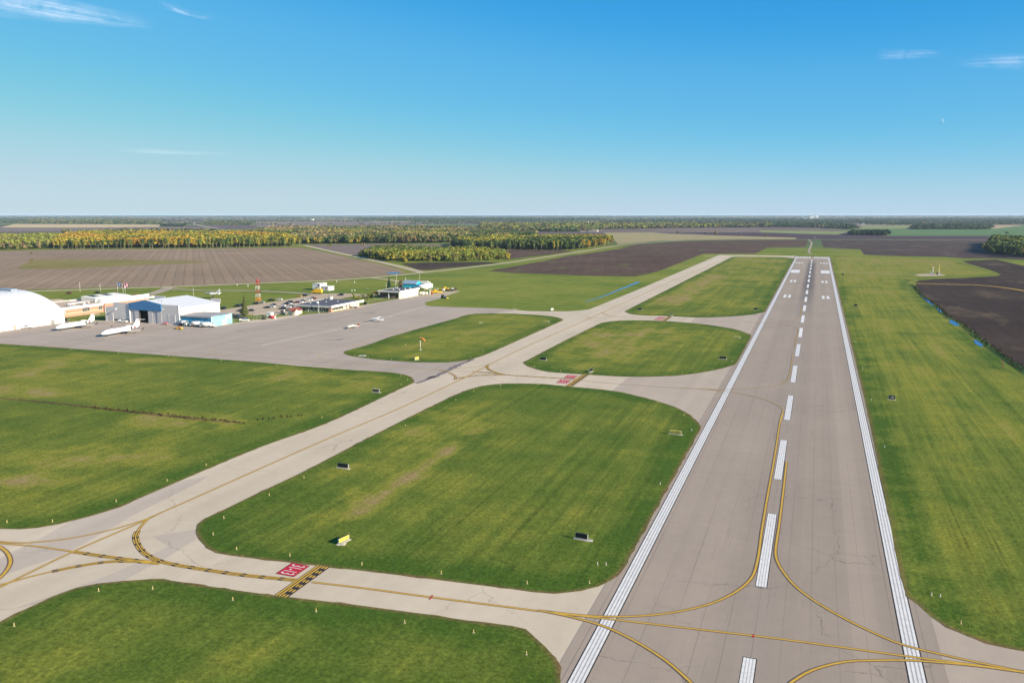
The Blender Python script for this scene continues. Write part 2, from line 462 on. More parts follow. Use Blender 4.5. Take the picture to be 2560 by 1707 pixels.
# ------------------------------------------------------------------ mesh helpers
class MB:
    """collects simple shapes and links them as ONE mesh object"""
    def __init__(s): s.v, s.f, s.sm = [], [], []
    def add(s, vs, fs, smooth=False):
        o = len(s.v)
        s.v += [tuple(v) for v in vs]
        s.f += [tuple(i + o for i in f) for f in fs]
        s.sm += [smooth] * len(fs)
        return s
    def box(s, x0, x1, y0, y1, z0, z1):
        vs = [(x, y, z) for z in (z0, z1) for y in (y0, y1) for x in (x0, x1)]
        return s.add(vs, [(0, 2, 3, 1), (4, 5, 7, 6), (0, 1, 5, 4), (2, 6, 7, 3), (0, 4, 6, 2), (1, 3, 7, 5)])
    def tbox(s, x0, x1, y0, y1, z0, z1, ix=0., iy=0.):
        """box whose top is inset"""
        vs = [(x0, y0, z0), (x1, y0, z0), (x0, y1, z0), (x1, y1, z0), (x0 + ix, y0 + iy, z1), (x1 - ix, y0 + iy, z1), (x0 + ix, y1 - iy, z1), (x1 - ix, y1 - iy, z1)]
        return s.add(vs, [(0, 2, 3, 1), (4, 5, 7, 6), (0, 1, 5, 4), (2, 6, 7, 3), (0, 4, 6, 2), (1, 3, 7, 5)])
    def prism(s, prof, a, b, axis='y'):
        """profile of (p, z) pairs extruded along axis"""
        n = len(prof)
        if axis == 'y': vs = [(p, a, z) for p, z in prof] + [(p, b, z) for p, z in prof]
        else: vs = [(a, p, z) for p, z in prof] + [(b, p, z) for p, z in prof]
        fs = [tuple(range(n)), tuple(range(2 * n - 1, n - 1, -1))] + [(i, i + n, (i + 1) % n + n, (i + 1) % n) for i in range(n)]
        return s.add(vs, fs)
    def tube(s, p, q, r0, r1=None, n=6, smooth=True):
        r1 = r0 if r1 is None else r1
        p, q = Vector(p), Vector(q)
        d = (q - p).normalized()
        a = d.orthogonal().normalized()
        b = d.cross(a)
        vs = []
        for c, r in ((p, r0), (q, r1)):
            for i in range(n):
                t = 2 * math.pi * i / n
                vs.append(c + (a * math.cos(t) + b * math.sin(t)) * r)
        fs = [(i, (i + 1) % n, (i + 1) % n + n, i + n) for i in range(n)]
        s.add(vs, fs, smooth)
        o = len(s.v) - 2 * n
        s.f += [tuple(o + i for i in range(n - 1, -1, -1)), tuple(o + n + i for i in range(n))]
        s.sm += [False, False]
        return s
    def loft(s, rings, n=12, cap=True):
        """rings: (centre, half width x, half height z) along y"""
        vs = []
        for (cx, cy, cz), rx, rz in rings:
            for i in range(n):
                t = 2 * math.pi * i / n
                vs.append((cx + rx * math.cos(t), cy, cz + rz * math.sin(t)))
        fs = []
        for k in range(len(rings) - 1):
            for i in range(n):
                fs.append((k * n + i, k * n + (i + 1) % n, (k + 1) * n + (i + 1) % n, (k + 1) * n + i))
        if cap:
            fs.append(tuple(range(n)))
            fs.append(tuple((len(rings) - 1) * n + i for i in range(n - 1, -1, -1)))
        return s.add(vs, fs, True)
    def slab(s, pts, th, nrm):
        """flat polygon in space given thickness along nrm"""
        nv = Vector(nrm).normalized() * th
        n = len(pts)
        vs = [Vector(p) for p in pts] + [Vector(p) + nv for p in pts]
        fs = [tuple(range(n - 1, -1, -1)), tuple(range(n, 2 * n))] + [(i, (i + 1) % n, (i + 1) % n + n, i + n) for i in range(n)]
        return s.add(vs, fs)
    def mesh(s, name):
        me = bpy.data.meshes.new(name)
        me.from_pydata(s.v, [], s.f)
        bm = bmesh.new()
        bm.from_mesh(me)
        bmesh.ops.recalc_face_normals(bm, faces=bm.faces)
        bm.to_mesh(me)
        bm.free()
        me.polygons.foreach_set('use_smooth', s.sm)
        return me
    def build(s, name, mat, parent=None, loc=None, rot=0.0):
        me = s.mesh(name)
        me.materials.append(mat)
        return link(name, me, parent, loc, rot)
def link(name, data, parent=None, loc=None, rot=0.0):
    o = bpy.data.objects.new(name, data)
    COL.objects.link(o)
    if parent: o.parent = parent
    if loc: o.location = loc
    if rot: o.rotation_euler = (0, 0, rot)
    return o
def tag(o, label=None, cat=None, group=None, kind=None):
    if label: o['label'] = label
    if cat: o['category'] = cat
    if group: o['group'] = group
    if kind: o['kind'] = kind
    return o
def thing(name, label, cat, loc=(0, 0, 0), rot=0.0, group=None):
    o = bpy.data.objects.new(name, None)
    COL.objects.link(o)
    o.empty_display_size = .5
    o.location = loc if len(loc) == 3 else (*loc, 0)
    o.rotation_euler = (0, 0, rot)
    return tag(o, label, cat, group)
def children(o): return [c for c in o.children]
def copy_tree(o, parent=None):
    c = o.copy()
    COL.objects.link(c)
    c.parent = parent
    for ch in children(o): copy_tree(ch, c)
    return c
def struct(name, me, mat, label=None, z=0.0, parent=None):
    me.materials.append(mat)
    o = link(name, me, parent)
    o.location.z = z
    if parent is None: tag(o, label or name.replace('_', ' '), name.replace('_', ' '), None, 'structure')
    return o
def ccw(p):
    a = sum(p[i][0] * p[(i + 1) % len(p)][1] - p[(i + 1) % len(p)][0] * p[i][1] for i in range(len(p)))
    return p if a > 0 else p[::-1]
def poly_mesh(name, pts, z=0.0):
    from mathutils.geometry import tessellate_polygon
    pts = ccw(list(pts))
    tris = tessellate_polygon([[Vector((x, y, 0)) for x, y in pts]])
    me = bpy.data.meshes.new(name)
    me.from_pydata([(x, y, z) for x, y in pts], [], [tuple(t) for t in tris])
    bm = bmesh.new(); bm.from_mesh(me)
    for f in bm.faces:
        f.normal_update()
        if f.normal.z < 0: f.normal_flip()
    bm.to_mesh(me); bm.free()
    return me
def smooth_closed(pts, step=3.0, keep=1e9):
    """closed Catmull-Rom through the traced points; very long sides stay straight"""
    out = []
    n = len(pts)
    P = [np.array(p, float) for p in pts]
    for i in range(n):
        p0, p1, p2, p3 = P[i - 1], P[i], P[(i + 1) % n], P[(i + 2) % n]
        L = np.linalg.norm(p2 - p1)
        k = max(1, int(L / step))
        l0, l2 = np.linalg.norm(p1 - p0), np.linalg.norm(p3 - p2)
        m1 = (p2 - p0) / max(L + l0, 1e-6) * L
        m2 = (p3 - p1) / max(L + l2, 1e-6) * L
        d = (p2 - p1)
        if l0 > 3 * L or L > 3 * l0: m1 = d if L > l0 else (p1 - p0) / max(l0, 1e-6) * L
        if l2 > 3 * L or L > 3 * l2: m2 = d if L > l2 else (p3 - p2) / max(l2, 1e-6) * L
        for j in range(k):
            t = j / k
            h = (2 * t**3 - 3 * t**2 + 1) * p1 + (t**3 - 2 * t**2 + t) * m1 + (-2 * t**3 + 3 * t**2) * p2 + (t**3 - t**2) * m2
            out.append(tuple(h))
    # keep the turf off the runway side stripe
    return [(min(x, -29.7), y) if -36 < x < -20 else (x, y) for x, y in out]
def turf_mesh(name, pts, z, offs=(0, .45, 1.2, 3.2, 9.5), vals=(2, 1.55, .9, 1.0, 0.0), jag=.3):
    """grass sheet: rings parallel to its edge carry how worn or lush the turf is"""
    pts = ccw(pts)
    P = np.array(pts)
    nx = np.roll(P, -1, 0) - np.roll(P, 1, 0)
    nx /= np.maximum(np.linalg.norm(nx, axis=1, keepdims=True), 1e-9)
    N = np.stack([-nx[:, 1], nx[:, 0]], 1)              # inward for ccw
    n = len(P)
    Q = P + N * (rng.random((n, 1)) - .5) * 2 * jag      # ragged edge
    vs, fs, ed = [], [], []
    for k, (o, val) in enumerate(zip(offs, vals)):
        ring = (Q if k == 0 else P + N * o)
        vs += [(x, y, z + .0012 * o) for x, y in ring]
        ed += [val] * n
        if k:
            a, b = (k - 1) * n, k * n
            fs += [(a + i, a + (i + 1) % n, b + (i + 1) % n, b + i) for i in range(n)]
    from mathutils.geometry import tessellate_polygon
    b = len(vs)
    vs += [(x, y, z - .006) for x, y in P]
    ed += [0.0] * n
    fs += [tuple(b + i for i in t) for t in tessellate_polygon([[Vector((x, y, 0)) for x, y in P]])]
    me = bpy.data.meshes.new(name)
    me.from_pydata(vs, [], fs)
    a = me.attributes.new('edge', 'FLOAT', 'POINT')
    a.data.foreach_set('value', ed)
    bm = bmesh.new(); bm.from_mesh(me)
    for f in bm.faces:
        f.normal_update()
        if f.normal.z < 0: f.normal_flip()
    bm.to_mesh(me); bm.free()
    return me
def resample(path, step):
    P = [np.array(p, float) for p in path]
    out = []
    n = len(P)
    for i in range(n - 1):
        p0 = P[max(i - 1, 0)]; p1 = P[i]; p2 = P[i + 1]; p3 = P[min(i + 2, n - 1)]
        L = np.linalg.norm(p2 - p1)
        l0 = np.linalg.norm(p1 - p0); l2 = np.linalg.norm(p3 - p2)
        d = p2 - p1
        m1 = (p2 - p0) / max(L + l0, 1e-6) * L if l0 > 0 else d
        m2 = (p3 - p1) / max(L + l2, 1e-6) * L if l2 > 0 else d
        k = max(1, int(L / step))
        for j in range(k):
            t = j / k
            out.append((2 * t**3 - 3 * t**2 + 1) * p1 + (t**3 - 2 * t**2 + t) * m1 + (-2 * t**3 + 3 * t**2) * p2 + (t**3 - t**2) * m2)
    out.append(P[-1])
    return np.array(out)
def strip_mesh(name, path, w, z, off=0.0, dash=None, phase=0.0, wfun=None):
    """flat band of width w along a path (already dense), optional dashes (on, gap)"""
    P = np.array(path)
    T = np.gradient(P, axis=0)
    T /= np.maximum(np.linalg.norm(T, axis=1, keepdims=True), 1e-9)
    N = np.stack([T[:, 1], -T[:, 0]], 1)
    W = np.full(len(P), w) if wfun is None else wfun
    A = P + N * (off - W[:, None] / 2 if wfun is not None else off - w / 2)
    B = P + N * (off + W[:, None] / 2 if wfun is not None else off + w / 2)
    s = np.concatenate([[0], np.cumsum(np.linalg.norm(np.diff(P, axis=0), axis=1))])
    vs, fs = [], []
    if dash is None:
        for a, b in zip(A, B): vs += [(*a, z), (*b, z)]
        fs = [(2 * i, 2 * i + 1, 2 * i + 3, 2 * i + 2) for i in range(len(P) - 1)]
    else:
        on, gap = dash
        t = phase
        while t < s[-1]:
            e = min(t + on, s[-1])
            if e > max(t, 0) + .05:
                q = np.linspace(max(t, 0), e, 3)
                o = len(vs)
                for k in q:
                    vs += [(np.interp(k, s, A[:, 0]), np.interp(k, s, A[:, 1]), z), (np.interp(k, s, B[:, 0]), np.interp(k, s, B[:, 1]), z)]
                fs += [(o, o + 1, o + 3, o + 2), (o + 2, o + 3, o + 5, o + 4)]
            t += on + gap
    me = bpy.data.meshes.new(name)
    me.from_pydata(vs, [], fs)
    bm = bmesh.new(); bm.from_mesh(me)
    for f in bm.faces:
        f.normal_update()
        if f.normal.z < 0: f.normal_flip()
    bm.to_mesh(me); bm.free()
    return me
def rect_mesh(name, x0, x1, y0, y1, z):
    return poly_mesh(name, [(x0, y0), (x1, y0), (x1, y1), (x0, y1)], z)

# ================================================================== THE GROUND
def disc_mesh(name, r, n=96):
    vs, fs = [(0, 0, 0)], []
    rad = [300, 1000, 3000, 9000, r]
    for q in rad: vs += [(q * math.cos(2 * math.pi * i / n), q * math.sin(2 * math.pi * i / n), 0) for i in range(n)]
    fs = [(0, 1 + i, 1 + (i + 1) % n) for i in range(n)]
    for k in range(len(rad) - 1):
        a, b = 1 + k * n, 1 + (k + 1) * n
        fs += [(a + i, b + i, b + (i + 1) % n, a + (i + 1) % n) for i in range(n)]
    me = bpy.data.meshes.new(name)
    me.from_pydata(vs, [], fs)
    return me
struct('ground', disc_mesh('ground', 31500), M_ground, 'flat prairie ground of grass, fields and woods out to the horizon', 0)

# pavement that the taxiways, apron and connectors share
pav = [(-20, 40), (-20, 1292)] + GP([(1920, 640.5), (1797, 637.8), (1605, 720), (1507, 760), (1473, 773.3), (1450, 776.5), (1415, 778.4), (1324, 778), (1252, 771.6),
      (1143, 768), (1075, 765.5), (1065, 763.5), (1062, 756), (1103, 746), (1110, 738), (1049, 738)]) + \
      [(-294, 541), (-296, 500), (-297, 487), (-294, 448), (-309, 428), (-316, 405), (-319, 380), (-345, 367), (-398, 366), (-405, 362), (-419, 352), (-419, 150), (-419, 40)]
taxiway = struct('taxiway', poly_mesh('taxiway', pav, .03), M_taxi, 'pale concrete taxiways joining the apron and the runway')
apr = GP([(0, 826), (160, 806.5), (260, 803.5), (447, 813.5), (526, 818), (582, 809.5), (690, 801.5), (735, 792.5), (766, 784.5), (827, 782.5), (900, 768), (920, 763.5),
          (984, 749.5), (1003, 747.5), (1050, 739.5), (1104, 745.5), (1062, 756), (1065, 763.5), (1075, 765.5), (1143, 768), (1252, 771.6), (1290, 776), (1230, 784),
          (1164, 788), (1100, 806), (980, 842), (900, 868), (860, 880), (885, 892), (940, 899), (1020, 905), (1130, 906), (1185, 897), (1207, 882), (1120, 925), (1090, 936), (1062, 948),
          (1036, 959), (1033, 950), (1000, 935), (885, 924), (640, 904), (0, 859), (-300, 845), (-300, 835)])
struct('apron', poly_mesh('apron', apr, .045), M_apron, 'grey asphalt apron in front of the hangars')
for pts, lab in (([(1530, 978), (1573, 941), (1660, 941), (1760, 930), (1850, 905), (1850, 910), (1755, 1078), (1700, 1030), (1600, 990)], 'darker asphalt throat of the middle connector'),
                 ([(1725, 807), (1740, 793), (1813, 792), (1880, 787), (1925, 770), (1890, 842), (1836, 823), (1770, 812)], 'darker asphalt throat of the far connector')):
    struct('taxiway_throat', poly_mesh('taxiway_throat', GP(pts), .04), M_conn, lab)
# paler and darker repaired slabs on the near taxiway
for pts in ([(40, 1520), (300, 1455), (415, 1395), (560, 1300), (500, 1322), (380, 1340), (420, 1365), (240, 1450)],
            [(190, 1297), (380, 1222), (520, 1190), (330, 1290), (150, 1390), (0, 1440), (0, 1395), (110, 1340)]):
    struct('concrete_patch', poly_mesh('concrete_patch', smooth_closed(GP(pts), 6), .038), M_patch, 'darker worn band of concrete on the near taxiway')

RX0, RX1 = -28.75, 17.25                                   # outer edges of the runway side stripes
runway = struct('runway', poly_mesh('runway', [(-31.3, 40), (20.2, 40), (20.2, 1293), (-31.3, 1293)], .055), M_run, 'long asphalt runway with white markings')
struct('taxiway_turnoff', poly_mesh('taxiway_turnoff', [(18, 50), (18, 140), (75, 140), (75, 50)], .05), M_conn, 'asphalt turnoff on the right of the runway')
struct('runway_end_taxiway', poly_mesh('runway_end_taxiway', GP([(1797, 637.6), (1990, 640), (1990, 646), (1985, 646), (1940, 642.6), (1830, 642.4), (1815, 648)]), .05), M_taxi, 'pale taxiway at the far end of the runway')

# turf islands between the pavements
I1 = [(640, 1396.6), (574.6, 1388.1), (539.2, 1382.1), (517.4, 1368.5), (498.3, 1349.4), (490.2, 1334.5), (489.4, 1324.9), (495.6, 1311.3), (512, 1296.3), (547.4, 1280), (640, 1234.9), (759.8, 1178.2), (912.3, 1098.7),
      (1086.6, 1011.6), (1157.4, 978.9), (1198.3, 966.6), (1233.7, 961.2), (1280, 959), (1348, 959.8), (1416.2, 965.8), (1533.3, 977.5), (1615, 995.2), (1683, 1015.7), (1715.7, 1032), (1737.5, 1048.3),
      (1751, 1063.3), (1755, 1074.2), (1749, 1090), (1727, 1134.1), (1655, 1267), (1578.2, 1406.6), (1565.9, 1418.3), (1526.5, 1451.6), (1495, 1466.5), (1454.3, 1476), (1388.9, 1483.7), (1334.5, 1480.2), (1280, 1472.5),
      (966.8, 1433.9), (770.7, 1411.3)]
I2 = [(1308.6, 905.4), (1314, 912.2), (1334.5, 921.1), (1369.9, 929.3), (1457, 935.9), (1568.7, 941.6), (1674.9, 940.2), (1743, 933.1), (1797.4, 923.1), (1832.8, 913), (1848.5, 905.4), (1878.7, 845),
      (1878.7, 839.2), (1868.4, 833.5), (1836.2, 823.1), (1778.8, 813.3), (1709.9, 805.9), (1652.5, 802.5), (1583.7, 800.9), (1537.8, 802.5), (1510.2, 805.9), (1498.7, 809.4), (1413, 851)]
I3 = [(1140, 795.6), (1167.6, 787.1), (1197.4, 784.1), (1254.8, 783.6), (1323.7, 786.4), (1369.6, 789.8), (1392.5, 793.3), (1407.5, 799.5), (1401.7, 803.6), (1335, 833.5), (1231.8, 879.4), (1184.6, 896.3), (1130.2, 905.4),
      (1086.6, 906.2), (1021.3, 904.8), (939.6, 898.5), (885.1, 891.7), (866, 886.8), (858.7, 881.4), (871.5, 875.4), (912.3, 864.5), (980, 841)]
I4 = [(1562, 777.9), (1564.7, 780.7), (1580.8, 785.7), (1610.7, 788.7), (1668, 790.3), (1744.4, 794), (1813.3, 792.1), (1870.7, 787.6), (1905.1, 781.8), (1914.3, 777.2), (1985.4, 648), (1984, 645.9), (1940.7, 642.6), (1830, 642.6)]
I5 = [(0, 859.6), (640, 904.8), (748.9, 914.9), (885.1, 925), (966.8, 930.4), (1007.6, 935.9), (1026.7, 942.1), (1034.9, 950.3), (1033.5, 957.1), (994, 975.6), (814.3, 1059.2), (640, 1122.4), (299.6, 1267), (261.4, 1280),
      (190.6, 1299.6), (144.3, 1310.5), (95.3, 1319.5), (49, 1322.8), (0, 1321.4), (-420, 1300), (-420, 838)]
I6 = [(0, 1555), (38.1, 1534.6), (81.7, 1514.2), (130.7, 1491), (190.6, 1469.2), (245.1, 1459.7), (313.2, 1452.1), (378.5, 1447.8), (408.5, 1448.3), (640, 1482.3), (912.3, 1515), (1280, 1566.8), (1312.7, 1574.1), (1334.5, 1590.4),
      (1361.7, 1615), (1388.9, 1644.9), (1399.8, 1669.4), (1408, 1707), (1380, 1800), (1300, 2000), (-400, 2000), (-400, 1700)]
for pts, mt, lab in ((I1, M_grass, 'large mown grass island beside the near half of the runway'), (I2, M_grass, 'rounded mown grass island between the two far connectors'),
                     (I3, M_grass2, 'grass island with the windsock in front of the apron'), (I4, M_grass, 'long grass island between the far taxiway and the runway'),
                     (I5, M_grass2, 'wide grass field between the apron and the near taxiway'), (I6, M_grass2, 'grass corner at the lower left below the near taxiway')):
    struct('grass_field', turf_mesh('grass_field', smooth_closed(GP(pts), 2.0), .085), mt, lab)
VR = [(18.6, 1288), (18.3, 600), (18.2, 300)] + GP([(2219.6, 1280), (2241.3, 1397), (2259, 1470.6), (2267.2, 1491), (2294.4, 1511.5), (2328.5, 1542.8), (2366.6, 1567.3), (2418.3, 1590.4), (2464.6, 1606.8), (2519, 1619), (2560, 1627.2)]) + [(90, 118), (190, 118), (190, 300)] + \
     GP([(2560, 934), (2506, 897), (2444.8, 851), (2400, 814), (2366, 795), (2336, 767), (2305, 744), (2282, 719), (2272, 709), (2285, 700), (2400, 690), (2490, 686), (2460, 674), (2412, 661), (2370, 650), (2220, 642.5)])
struct('grass_field', turf_mesh('grass_field', smooth_closed(VR, 4.0), .085, offs=(0, .5, 1.5, 4, 11)), M_verge, 'wide streaky grass verge on the right of the runway')

# ------------------------------------------------------------------ fields round the airfield
def field(name, pts, mat, z, lab, par=None, sm=0):
    g = GP(pts)
    if sm: g = smooth_closed(g, sm)
    return struct(name, poly_mesh(name, g, z), mat, lab)
field('plowed_field', [(-500, 640), (0, 627.5), (130, 624.5), (480, 622), (752, 619), (790, 626), (876, 644.5), (993, 671), (1014, 681.5), (1000, 684.5), (926, 691), (820, 699), (640, 706.5), (510, 712.5), (400, 716), (250, 719), (80, 724), (0, 727), (-500, 742)],
      M_f_big, .03, 'large brown harvested field with parallel tracks behind the hangars')
field('marsh_patch', [(40.8, 671), (68, 657.4), (100.7, 650), (200, 649), (326.5, 650), (517, 653.9), (503.4, 657.4), (420, 660), (326.5, 664.2), (220, 670), (108.8, 672.4)], M_marsh, .07, 'long dry grass patch left unploughed in the brown field', sm=8)
field('plowed_field', [(1219, 677), (1280, 667.5), (1416, 641), (1544, 623), (1593, 611.5), (1650, 607.5), (1729, 602.2), (1850, 600.6), (2020.7, 599.6), (2013.9, 617.4), (1917, 619.5), (1889, 634), (1759, 634.3), (1655, 675), (1617, 686), (1587, 691), (1470, 689.3), (1280, 682.5)],
      M_f_dark2, .04, 'dark weedy ploughed field beyond the far taxiway')
field('plowed_field', [(2052, 599.6), (2467, 602), (2620, 602.5), (2700, 650), (2560, 650), (2486, 646.5), (2409.8, 646.5), (2360.8, 642.4), (2219.3, 639.7), (2159.5, 637), (2151.3, 623.4), (2099.6, 622), (2058.8, 618.5)],
      M_f_far, .05, 'dark ploughed field beyond the runway end on the right')
field('plowed_field', [(2288, 706), (2296, 701.5), (2334, 697.6), (2410, 694.7), (2494.6, 690), (2503, 686), (2474, 674.4), (2426, 661), (2403, 652.6), (2490, 648.8), (2560, 665), (2750, 700), (2900, 900), (2900, 1150), (2700, 1040), (2565, 925), (2509, 889), (2449, 843), (2405, 806), (2370, 788), (2341, 760), (2310, 737), (2291, 716)],
      M_f_dark, .05, 'almost black ploughed field on the right behind the ditch')
field('plowed_field', [(1002, 659), (1060, 656.5), (1211, 655), (1249, 657.5), (1075, 675), (1048, 675.5)], M_f_dark, .04, 'small dark triangle of ploughed soil in front of the bushy wood')
field('plowed_field', [(1160, 627), (1220, 624), (1400, 625), (1435, 628.8), (1280, 648), (1262, 649), (1230, 643)], M_f_dark2, .04, 'dark soil strip behind the bushy wood')
field('plowed_field', [(765, 612), (960, 610), (1130, 612), (1140, 620), (1000, 640), (910, 641), (830, 628)], M_f_grey, .04, 'grey brown soil behind the diagonal gravel road')
field('stubble_field', [(1.4, 569), (35, 560.8), (261, 561.4), (462.6, 563), (463, 568), (381, 568), (200, 569.5)], M_f_tan, .6, 'pale straw stubble far off on the left')
field('fallow_field', [(-200, 569.6), (381, 568.6), (540, 568.6), (570, 573), (300, 578), (-200, 582)], M_f_grey, .3, 'grey brown fallow strip behind the yellow wood')
field('fallow_field', [(640, 552), (880, 548.5), (1090, 553), (1090, 560), (900, 566), (700, 570), (640, 568)], M_f_grey, .6, 'grey brown open land in the middle distance')
field('fallow_field', [(1072.7, 566.8), (1192, 565.7), (1187, 575.8), (1129.8, 574.4)], M_f_red, .4, 'reddish soil field far beyond the woods')
field('hay_field', [(1508.6, 581.8), (1628, 581.2), (1674.6, 585), (1800, 589), (1920, 592.5), (1990, 594.5), (1990, 598.4), (1850, 598.2), (1729, 600), (1633.7, 603.2), (1545, 611), (1538.5, 603), (1525, 593.5)], M_f_pale, .2, 'pale hay meadow beyond the curving road')
field('plowed_field', [(1688, 580.8), (1920, 581.6), (2000, 585), (2124, 589.6), (2300, 591), (2600, 590), (2600, 599.3), (2100, 598.6), (2000, 598), (1920, 592.4), (1800, 588.6)], M_f_purple, .15, 'purplish ploughed strip beyond the far road')
field('crop_field', [(1900, 576.2), (2121, 579), (2094, 586.5), (2000, 584.6), (1900, 581.2)], M_f_pgreen, .3, 'pale green crop strip beyond the purple field')
field('crop_field', [(2154, 565.4), (2276.5, 565.4), (2276.5, 573), (2148.6, 572)], M_f_pgreen, .5, 'pale green block beside the distant wood')
field('crop_field', [(2219, 574.6), (2480, 573), (2560, 563.5), (2800, 563.5), (2800, 589), (2560, 589.6), (2215, 590)], M_f_green, .35, 'deep green crop field at the right edge')

_r = random.Random(5)
FARF = [M_f_tan, M_f_pale, M_f_grey, M_f_pgreen, M_f_purple, M_f_red, M_f_far]
FNAME = ['straw coloured', 'hay coloured', 'grey brown', 'pale green', 'purplish', 'reddish', 'dark brown']
for k_ in range(46):
    y_ = 541.5 + 15.5 * _r.random() ** 1.3
    x_ = _r.uniform(-100, 2600)
    w_ = _r.uniform(90, 420)
    t_ = _r.uniform(.5, 1.0) * (y_ - 538) * .13
    q_ = _r.choice([0, 0, 1, 1, 2, 3, 4, 5, 6])
    sl_ = _r.uniform(-.4, .4)
    side_ = 'left' if x_ < 800 else ('middle' if x_ < 1700 else 'right')
    field('far_field', [(x_, y_), (x_ + w_, y_ + sl_), (x_ + w_ * .97 + 8, y_ + sl_ + t_), (x_ - 6, y_ + t_)], FARF[q_], .8 + k_ * .02, f'{FNAME[q_]} field strip near the horizon on the {side_}')
# ------------------------------------------------------------------ roads
def road(pts, w, mat, z, lab, name='gravel_road'):
    p = resample(GP(pts), 12)
    return struct(name, strip_mesh(name, p, w, z), mat, lab)
road([(-300, 742), (0, 733), (80, 728.7), (320, 720.5), (440, 717), (510, 714.3), (640, 708.6), (820, 701.5), (930, 694), (990, 688.5), (1055, 682), (1140, 673), (1280, 655.5), (1440, 631), (1530, 616.5), (1570, 611), (1640, 605.5), (1729, 601), (1850, 599.3), (2000, 598.6), (2467, 600.2), (2700, 601)], 9, M_gravel, .14, 'main gravel road curving past the airfield to the horizon')
road([(761, 613.5), (830, 629), (900, 644), (980, 662), (1030, 674.5), (1058, 682.5)], 11, M_gravel, .13, 'pale gravel road running diagonally up to the woods')
road([(432, 722), (500, 726), (580, 726.5), (660, 728), (740, 732.5), (800, 737)], 6, M_roadgrey, .12, 'narrow paved drive to the parking lot')
road([(930, 695), (965, 698.5), (1000, 704), (1024, 709)], 6, M_gravel, .12, 'short drive to the blue shed')
road([(425, 718.5), (400, 729), (370, 737), (335, 744.5), (310, 750)], 10, M_roadgrey, .15, 'paved entrance road to the brick building')
road([(1760, 640.3), (1830, 640.2), (1992, 641.6)], 7, M_taxi, .052, 'pale strip at the far taxiway end', 'service_road')
road([(2021, 599.5), (2029, 606), (2026, 618), (2022, 630), (2027, 634.5), (2017, 635.5)], 3.5, M_roadgrey, .12, 'grey track beyond the runway end')
road([(452, 549), (478, 558), (508, 566), (540, 571)], 16, M_gravel, .7, 'pale road far off on the left')
road([(2083, 680.3), (2150, 682), (2230, 685), (2290, 687)], 2.2, M_gravel, .10, 'narrow footpath to the mast pad', 'footpath')
struct('gravel_pad', poly_mesh('gravel_pad', smooth_closed(GP([(2288, 687.5), (2304, 684.6), (2330, 684.8), (2348, 685.5), (2364, 688.4), (2340, 690.2), (2310, 690.8), (2296, 689.5)]), 3), .11), M_gravel, 'oval gravel pad under the two masts')
field('parking_lot', [(536, 798), (545, 776), (590, 769), (640, 761.5), (700, 752), (745, 744), (765, 740), (790, 734.5), (850, 733.5), (930, 736.5), (948, 732.5), (957, 735.5), (930, 742.5), (880, 741.5), (845, 748), (820, 745), (742, 760), (740, 775), (720, 783), (690, 788), (655, 787), (600, 792)], M_lot, .06, 'tan parking lot behind the terminal')
field('lawn', [(580, 795), (592, 789), (615, 787.5), (635, 787.2), (625, 789.8), (600, 793)], M_grass2, .09, 'small strip of lawn under the spruce')
field('gravel_yard', [(1049, 738), (1075, 733.5), (1110, 729.5), (1140, 727.5), (1152, 728.5), (1130, 735), (1106, 743), (1060, 741)], M_gravel, .07, 'gravel yard with the equipment line')
field('lawn', [(735, 790.4), (760, 784), (826, 778.5), (823, 781.5), (770, 785.5)], M_grass2, .06, 'narrow lawn along the terminal fence')
field('lawn', [(905, 758), (930, 751), (975, 748), (985, 749.2), (940, 757), (918, 762)], M_grass2, .06, 'lawn between terminal and garage')
field('lawn', [(174, 796), (174, 790), (257, 782.5), (259, 801), (220, 803)], M_grass2, .06, 'green lawn in front of the brick building')

# ditches and standing water
M_ditch = make_grass('ditch_bank', (.018, .045, .012), (.035, .075, .018), (.06, .10, .025), (.1, .1, .03), -.1)
struct('ditch', strip_mesh('ditch', resample(GP([(2276, 710.8), (2285, 718), (2308, 742), (2339, 765.5), (2368, 792), (2403, 810.5), (2447, 847), (2508, 893), (2563, 930), (2700, 1043)]), 6), 4.0, .10), M_ditch, 'dark green ditch along the black field')
M_dry = make_grass('dry_margin', (.20, .13, .03), (.30, .19, .045), (.36, .24, .07), (.4, .28, .1), 0)
struct('field_margin', strip_mesh('field_margin', resample(GP([(2284, 709), (2330, 709.5), (2372, 711.2), (2425, 712), (2467.8, 714.5), (2515, 720), (2560, 727), (2640, 741)]), 6), 5.0, .09), M_dry, 'golden grass margin crossing the black field')
for pts, lab in (([(2308, 744.2), (2314, 744.2), (2334, 762.5), (2331.5, 764.2), (2318, 755)], 'largest blue puddle beside the ditch'), ([(2341.5, 771), (2347, 771), (2355.5, 780), (2351, 781.5)], 'small blue puddle in the middle of the ditch row'),
                 ([(2372.5, 800.5), (2381.5, 800.5), (2399.5, 813), (2391, 815), (2376, 808)], 'wide blue puddle beside the ditch corner'), ([(2433, 850.5), (2442.5, 851.5), (2457.5, 863), (2454, 867.5), (2439, 860)], 'nearest blue puddle beside the ditch'),
                 ([(2301, 735.5), (2306, 737.5), (2308.5, 741.5), (2304, 740)], 'tiny puddle at the far end of the ditch')):
    struct('puddle', poly_mesh('puddle', smooth_closed(GP(pts), 2.0), .14), M_water, lab)
w = resample(GP([(1463, 754.5), (1500, 743.5), (1550, 724), (1585, 710), (1597, 705)]), 4)
struct('water_ditch', strip_mesh('water_ditch', w, 2, .12, wfun=np.linspace(1.2, 3.6, len(w))), M_water, 'straight strip of blue water left of the far taxiway')
struct('pond', poly_mesh('pond', smooth_closed(GP([(967, 682), (985, 680.6), (1000, 681.6), (994, 684.4), (975, 684.6)]), 3), .15), M_water, 'small blue pond in the field corner')
